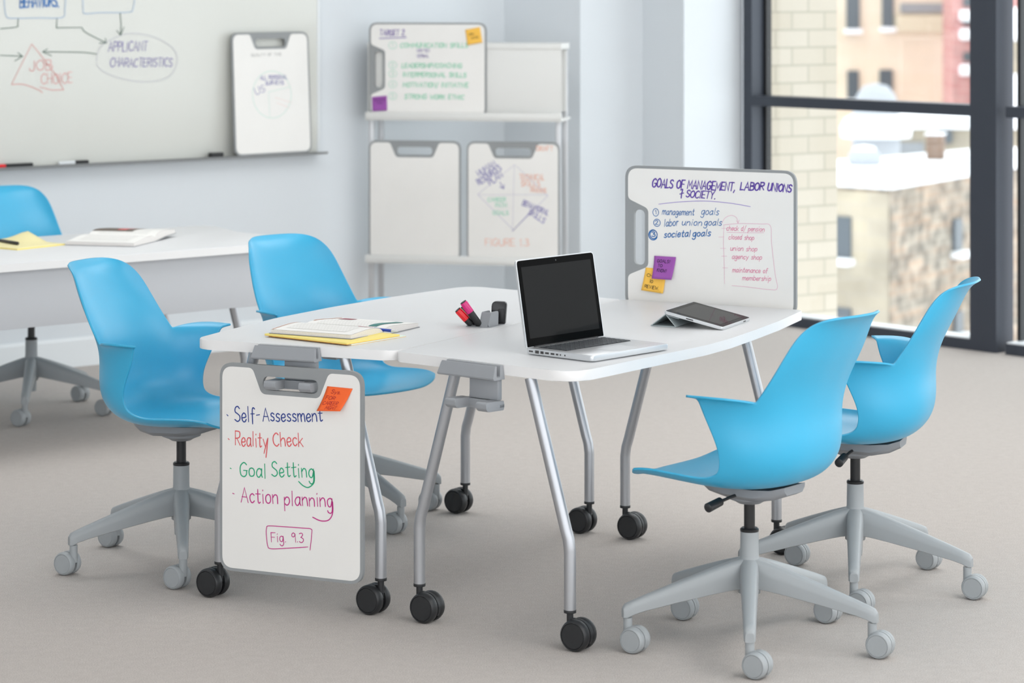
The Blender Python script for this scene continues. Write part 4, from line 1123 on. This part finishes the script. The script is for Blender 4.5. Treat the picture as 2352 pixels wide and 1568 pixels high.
# ------------------------------------------------------------------ papers and books
def pad(name, label, cat, p0, p1, w, z, th, m, edge=None, group=None):
    """a block of sheets: p0->p1 is its near long edge"""
    a = Vector(p0); b = Vector(p1); d = (b - a)
    t = thing(name, label, cat, (a.x, a.y, z), math.atan2(d.y, d.x), group)
    L = d.length
    bm = bmesh.new(); prism(bm, [(0, 0), (L, 0), (L, w), (0, w)], th * .25, th); link('sheets', bm, m, t, smooth=0)
    bm = bmesh.new(); prism(bm, [(0, 0), (L, 0), (L, w), (0, w)], 0, th * .25); link('backing', bm, edge or m, t, smooth=0)
    return t
pad('writing_pad', 'pale green paper pad under the yellow pad, its edge showing', 'notepad', (-.695, 7.592), (-.447, 7.399), .235, ZT, .004, M['mint'], M['amber_edge'], 'pads under the textbook')
pad('writing_pad', 'yellow writing pad under the open textbook on the left table', 'notepad', (-.706, 7.580), (-.459, 7.387), .226, ZT + .004, .0055, M['yellow'], M['amber_edge'], 'pads under the textbook')

def open_book(name, label, loc, rz, L, wn, wf, th, dz_near, prints, accents, dz_far=0.0):
    """open book: spine along local x, near half toward -y, far half toward +y"""
    t = thing(name, label, 'book', loc, rz)
    # profile of one half: distance from the spine, height of page top
    def half(s, w, th, dz, nm):
        prof = [(0, .45 * th + dz * .2), (.08 * w, 1.0 * th + dz * .3), (.22 * w, 1.22 * th + dz * .5), (.45 * w, 1.14 * th + dz * .8), (.75 * w, .86 * th + dz), (w, .68 * th + dz)]
        bottom = [(w, .0014 + dz), (.5 * w, .0014 + dz * .8), (0, .0014)]
        top = catmull(prof, 4)
        bm = bmesh.new()
        o_ = [(y, z) for y, z in top] + bottom
        prism(bm, o_, 0, L, fn=lambda y, z, h: (h, s * y, z))
        pb = link('page_block', bm, M['paper_edge'], t, smooth=35)
        bm = bmesh.new()
        a = [bm.verts.new((0.001, s * y, z + .0006)) for y, z in top[1:]]
        b = [bm.verts.new((L - .001, s * y, z + .0006)) for y, z in top[1:]]
        for i in range(len(a) - 1): bm.faces.new([a[i], a[i + 1], b[i + 1], b[i]])
        pg = link('open_page', bm, M['paper'], t, smooth=60)
        # printed block inset from the margins
        bm = bmesh.new()
        k0, k1 = int(len(top) * .2), int(len(top) * .88)
        a = [bm.verts.new((L * .12, s * y, z + .0011)) for y, z in top[k0:k1]]
        b = [bm.verts.new((L * .86, s * y, z + .0011)) for y, z in top[k0:k1]]
        for i in range(len(a) - 1): bm.faces.new([a[i], a[i + 1], b[i + 1], b[i]])
        link('printed_text', bm, prints, pg, smooth=60)
        for ka, (x0, x1, f0, f1, m) in enumerate(accents.get(nm, ())):
            seg_ = [(y, z) for y, z in top if f0 * w <= y <= f1 * w]
            bm = bmesh.new()
            a = [bm.verts.new((x0, s * y, z + .0013 + .0003 * ka)) for y, z in seg_]
            b = [bm.verts.new((x1, s * y, z + .0013 + .0003 * ka)) for y, z in seg_]
            for i in range(len(a) - 1): bm.faces.new([a[i], a[i + 1], b[i + 1], b[i]])
            if len(seg_) > 1: link('printed_accent', bm, m, pg, smooth=60)
        bm = bmesh.new()
        prism(bm, [(0, 0), (w * .5, dz * .8), (w + .004, dz), (w + .004, .0014 + dz), (w * .5, .0014 + dz * .8), (0, .0014)], -.004, L + .004, fn=lambda y, z, h: (h, s * y, z))
        link('cover', bm, M['mech'], t, smooth=0)
        return top
    half(-1, wn, th, dz_near, 'near'); half(1, wf, th * 1.05, dz_far, 'far')
    return t
tbk = open_book('open_textbook', 'open textbook lying across the yellow pad on the left table', (-.606, 7.738, ZT + .0005), R(-28), .268, .176, .200, .0165, .0096, M['print_turned'],
    {'near': [(.004, .007, .12, 1.0, M['rust'])], 'far': [(.004, .010, .2, 1.0, M['rust']), (.205, .233, .1, .9, M['teal']), (.03, .075, .62, .9, M['plum'])]})
pen = thing('ballpoint_pen', 'blue ballpoint pen in the gutter of the open textbook', 'pen', (0, 0, 0))
pd = Vector((math.cos(R(-28)), math.sin(R(-28)), 0))
_g = Vector((-.606, 7.738, 0)) + pd * .232 + Vector((.47, .883, 0)) * .004
pen.location = (_g.x, _g.y, ZT + .0165); pen.rotation_euler = (pd - Vector((0, 0, .03))).to_track_quat('Z', 'X').to_euler()
bm = bmesh.new(); lathe(bm, [(0, 0), (.003, .001), (.0042, .004), (.0044, .062), (0, .062)], 14); link('barrel', bm, M['blue_pen'], pen)
bm = bmesh.new(); lathe(bm, [(0, .062), (.0042, .062), (.0036, .07), (.0012, .082), (0, .083)], 14); link('tip', bm, M['alu'], pen)
bm = bmesh.new(); lathe(bm, [(0, -.05), (.0038, -.049), (.0038, -.001), (0, -.001)], 14); link('grip', bm, M['plum'], pen)

# rear table: open book, yellow paper, pen
rb = open_book('open_book', 'open book with a dark photo page on the rear table', (-1.665, 10.435, ZT + .0005), R(-14), .28, .215, .215, .021, 0, M['print_turned'],
    {'far': [(.0, .17, .16, 1.0, M['photo_dark']), (.09, .13, .3, .95, M['red'])]}, .012)
yp = thing('loose_paper', 'pale yellow sheets with one raised corner on the rear table', 'paper', (-1.869, 10.034, ZT), R(54))
bm = bmesh.new()
n = 10
pw, ph = .25, .34
g = [[bm.verts.new((i / n * pw, j / n * ph, .0055 + .034 * max(0, i / n - .45) ** 1.6 * max(0, 1 - abs(j / n - .62) * 3) * 3)) for i in range(n + 1)] for j in range(n + 1)]
for j in range(n):
    for i in range(n): bm.faces.new([g[j][i], g[j][i + 1], g[j + 1][i + 1], g[j + 1][i]])
o = link('sheet', bm, M['pale_yellow'], yp, smooth=60); mm = o.modifiers.new('thickness', 'SOLIDIFY'); mm.thickness = .0006
bm = bmesh.new(); prism(bm, [(0, 0), (.25, 0), (.25, .34), (0, .34)], 0, .005); link('sheet_stack', bm, M['yellow'], yp, smooth=0)
bp_ = marker('pen', 'black pen lying on the yellow paper on the rear table', 'pen', (-1.985, 10.290, ZT + .0127), flat(R(-52)), .15, .0062, M['black'], M['black'], None, .4)

# ------------------------------------------------------------------ caddy with markers
cad = thing('marker_caddy', 'grey desk caddy set into the left table near the seam', 'caddy', (-.078, 7.838, ZT), R(60.7))
# local x along the seam, y to the left of it
bm = bmesh.new()
prism(bm, fillet([(-.052, -.040), (.052, -.040), (.052, .040), (-.052, .040)], .010, 6), .0002, .0018, bevel=.0005)
link('tray_rim', bm, M['dock_grey'], cad, smooth=35)
bm = bmesh.new()
o_ = [(-.044, .0019), (.016, .0019), (.018, .043), (-.026, .043)]
f3 = lambda y0: (lambda x, z, h: (x, h, z))
prism(bm, fillet(o_, [.006, .002, .008, .008], 5), -.034, -.030, fn=f3(0))
prism(bm, fillet(o_, [.006, .002, .008, .008], 5), -.006, -.002, fn=f3(0))
prism(bm, [(.012, .0019), (.0155, .0019), (.0165, .036), (.013, .036)], -.030, -.006, fn=f3(0))
prism(bm, [(-.043, .0019), (-.039, .0019), (-.022, .042), (-.026, .042)], -.030, -.006, fn=f3(0))
link('divider', bm, M['dock_grey'], cad, smooth=35)
def lean_marker(label, base, d, L, cap, frac):
    q_ = Vector(d).normalized().to_track_quat('Z', 'X')
    return marker('marker_pen', label, 'marker', base, q_.to_euler(), L, .0105, cap, M['black'], 'markers in the caddy', frac)
lean_marker('magenta-capped marker leaning highest out of the desk caddy', (-.095, 7.806, ZT + .004), (-.045, -.004, .064), .084, M['magenta'], .44)
lean_marker('red-capped marker leaning left out of the desk caddy', (-.119, 7.812, ZT + .005), (-.046, -.004, .050), .060, M['red'], .64)
lean_marker('green-capped marker half hidden behind the red one in the desk caddy', (-.105, 7.842, ZT + .005), (-.044, .0, .048), .064, M['green'], .60)
er = thing('pocket_eraser', 'small black eraser standing upright at the back of the desk caddy', 'eraser', (-.040, 7.868, ZT + .0019), R(-8))
bm = bmesh.new()
prism(bm, fillet([(-.021, 0), (.021, 0), (.026, .064), (-.019, .066)], [.002, .002, .010, .014], 6), -.009, .009, fn=lambda x, z, h: (x, h, z), bevel=.002)
link('body', bm, M['black_gloss'], er, smooth=35)
bm = bmesh.new(); box(bm, (.010, -.0105, .024), (.018, .004, .040), .0015); link('clip', bm, M['black'], er, smooth=35)
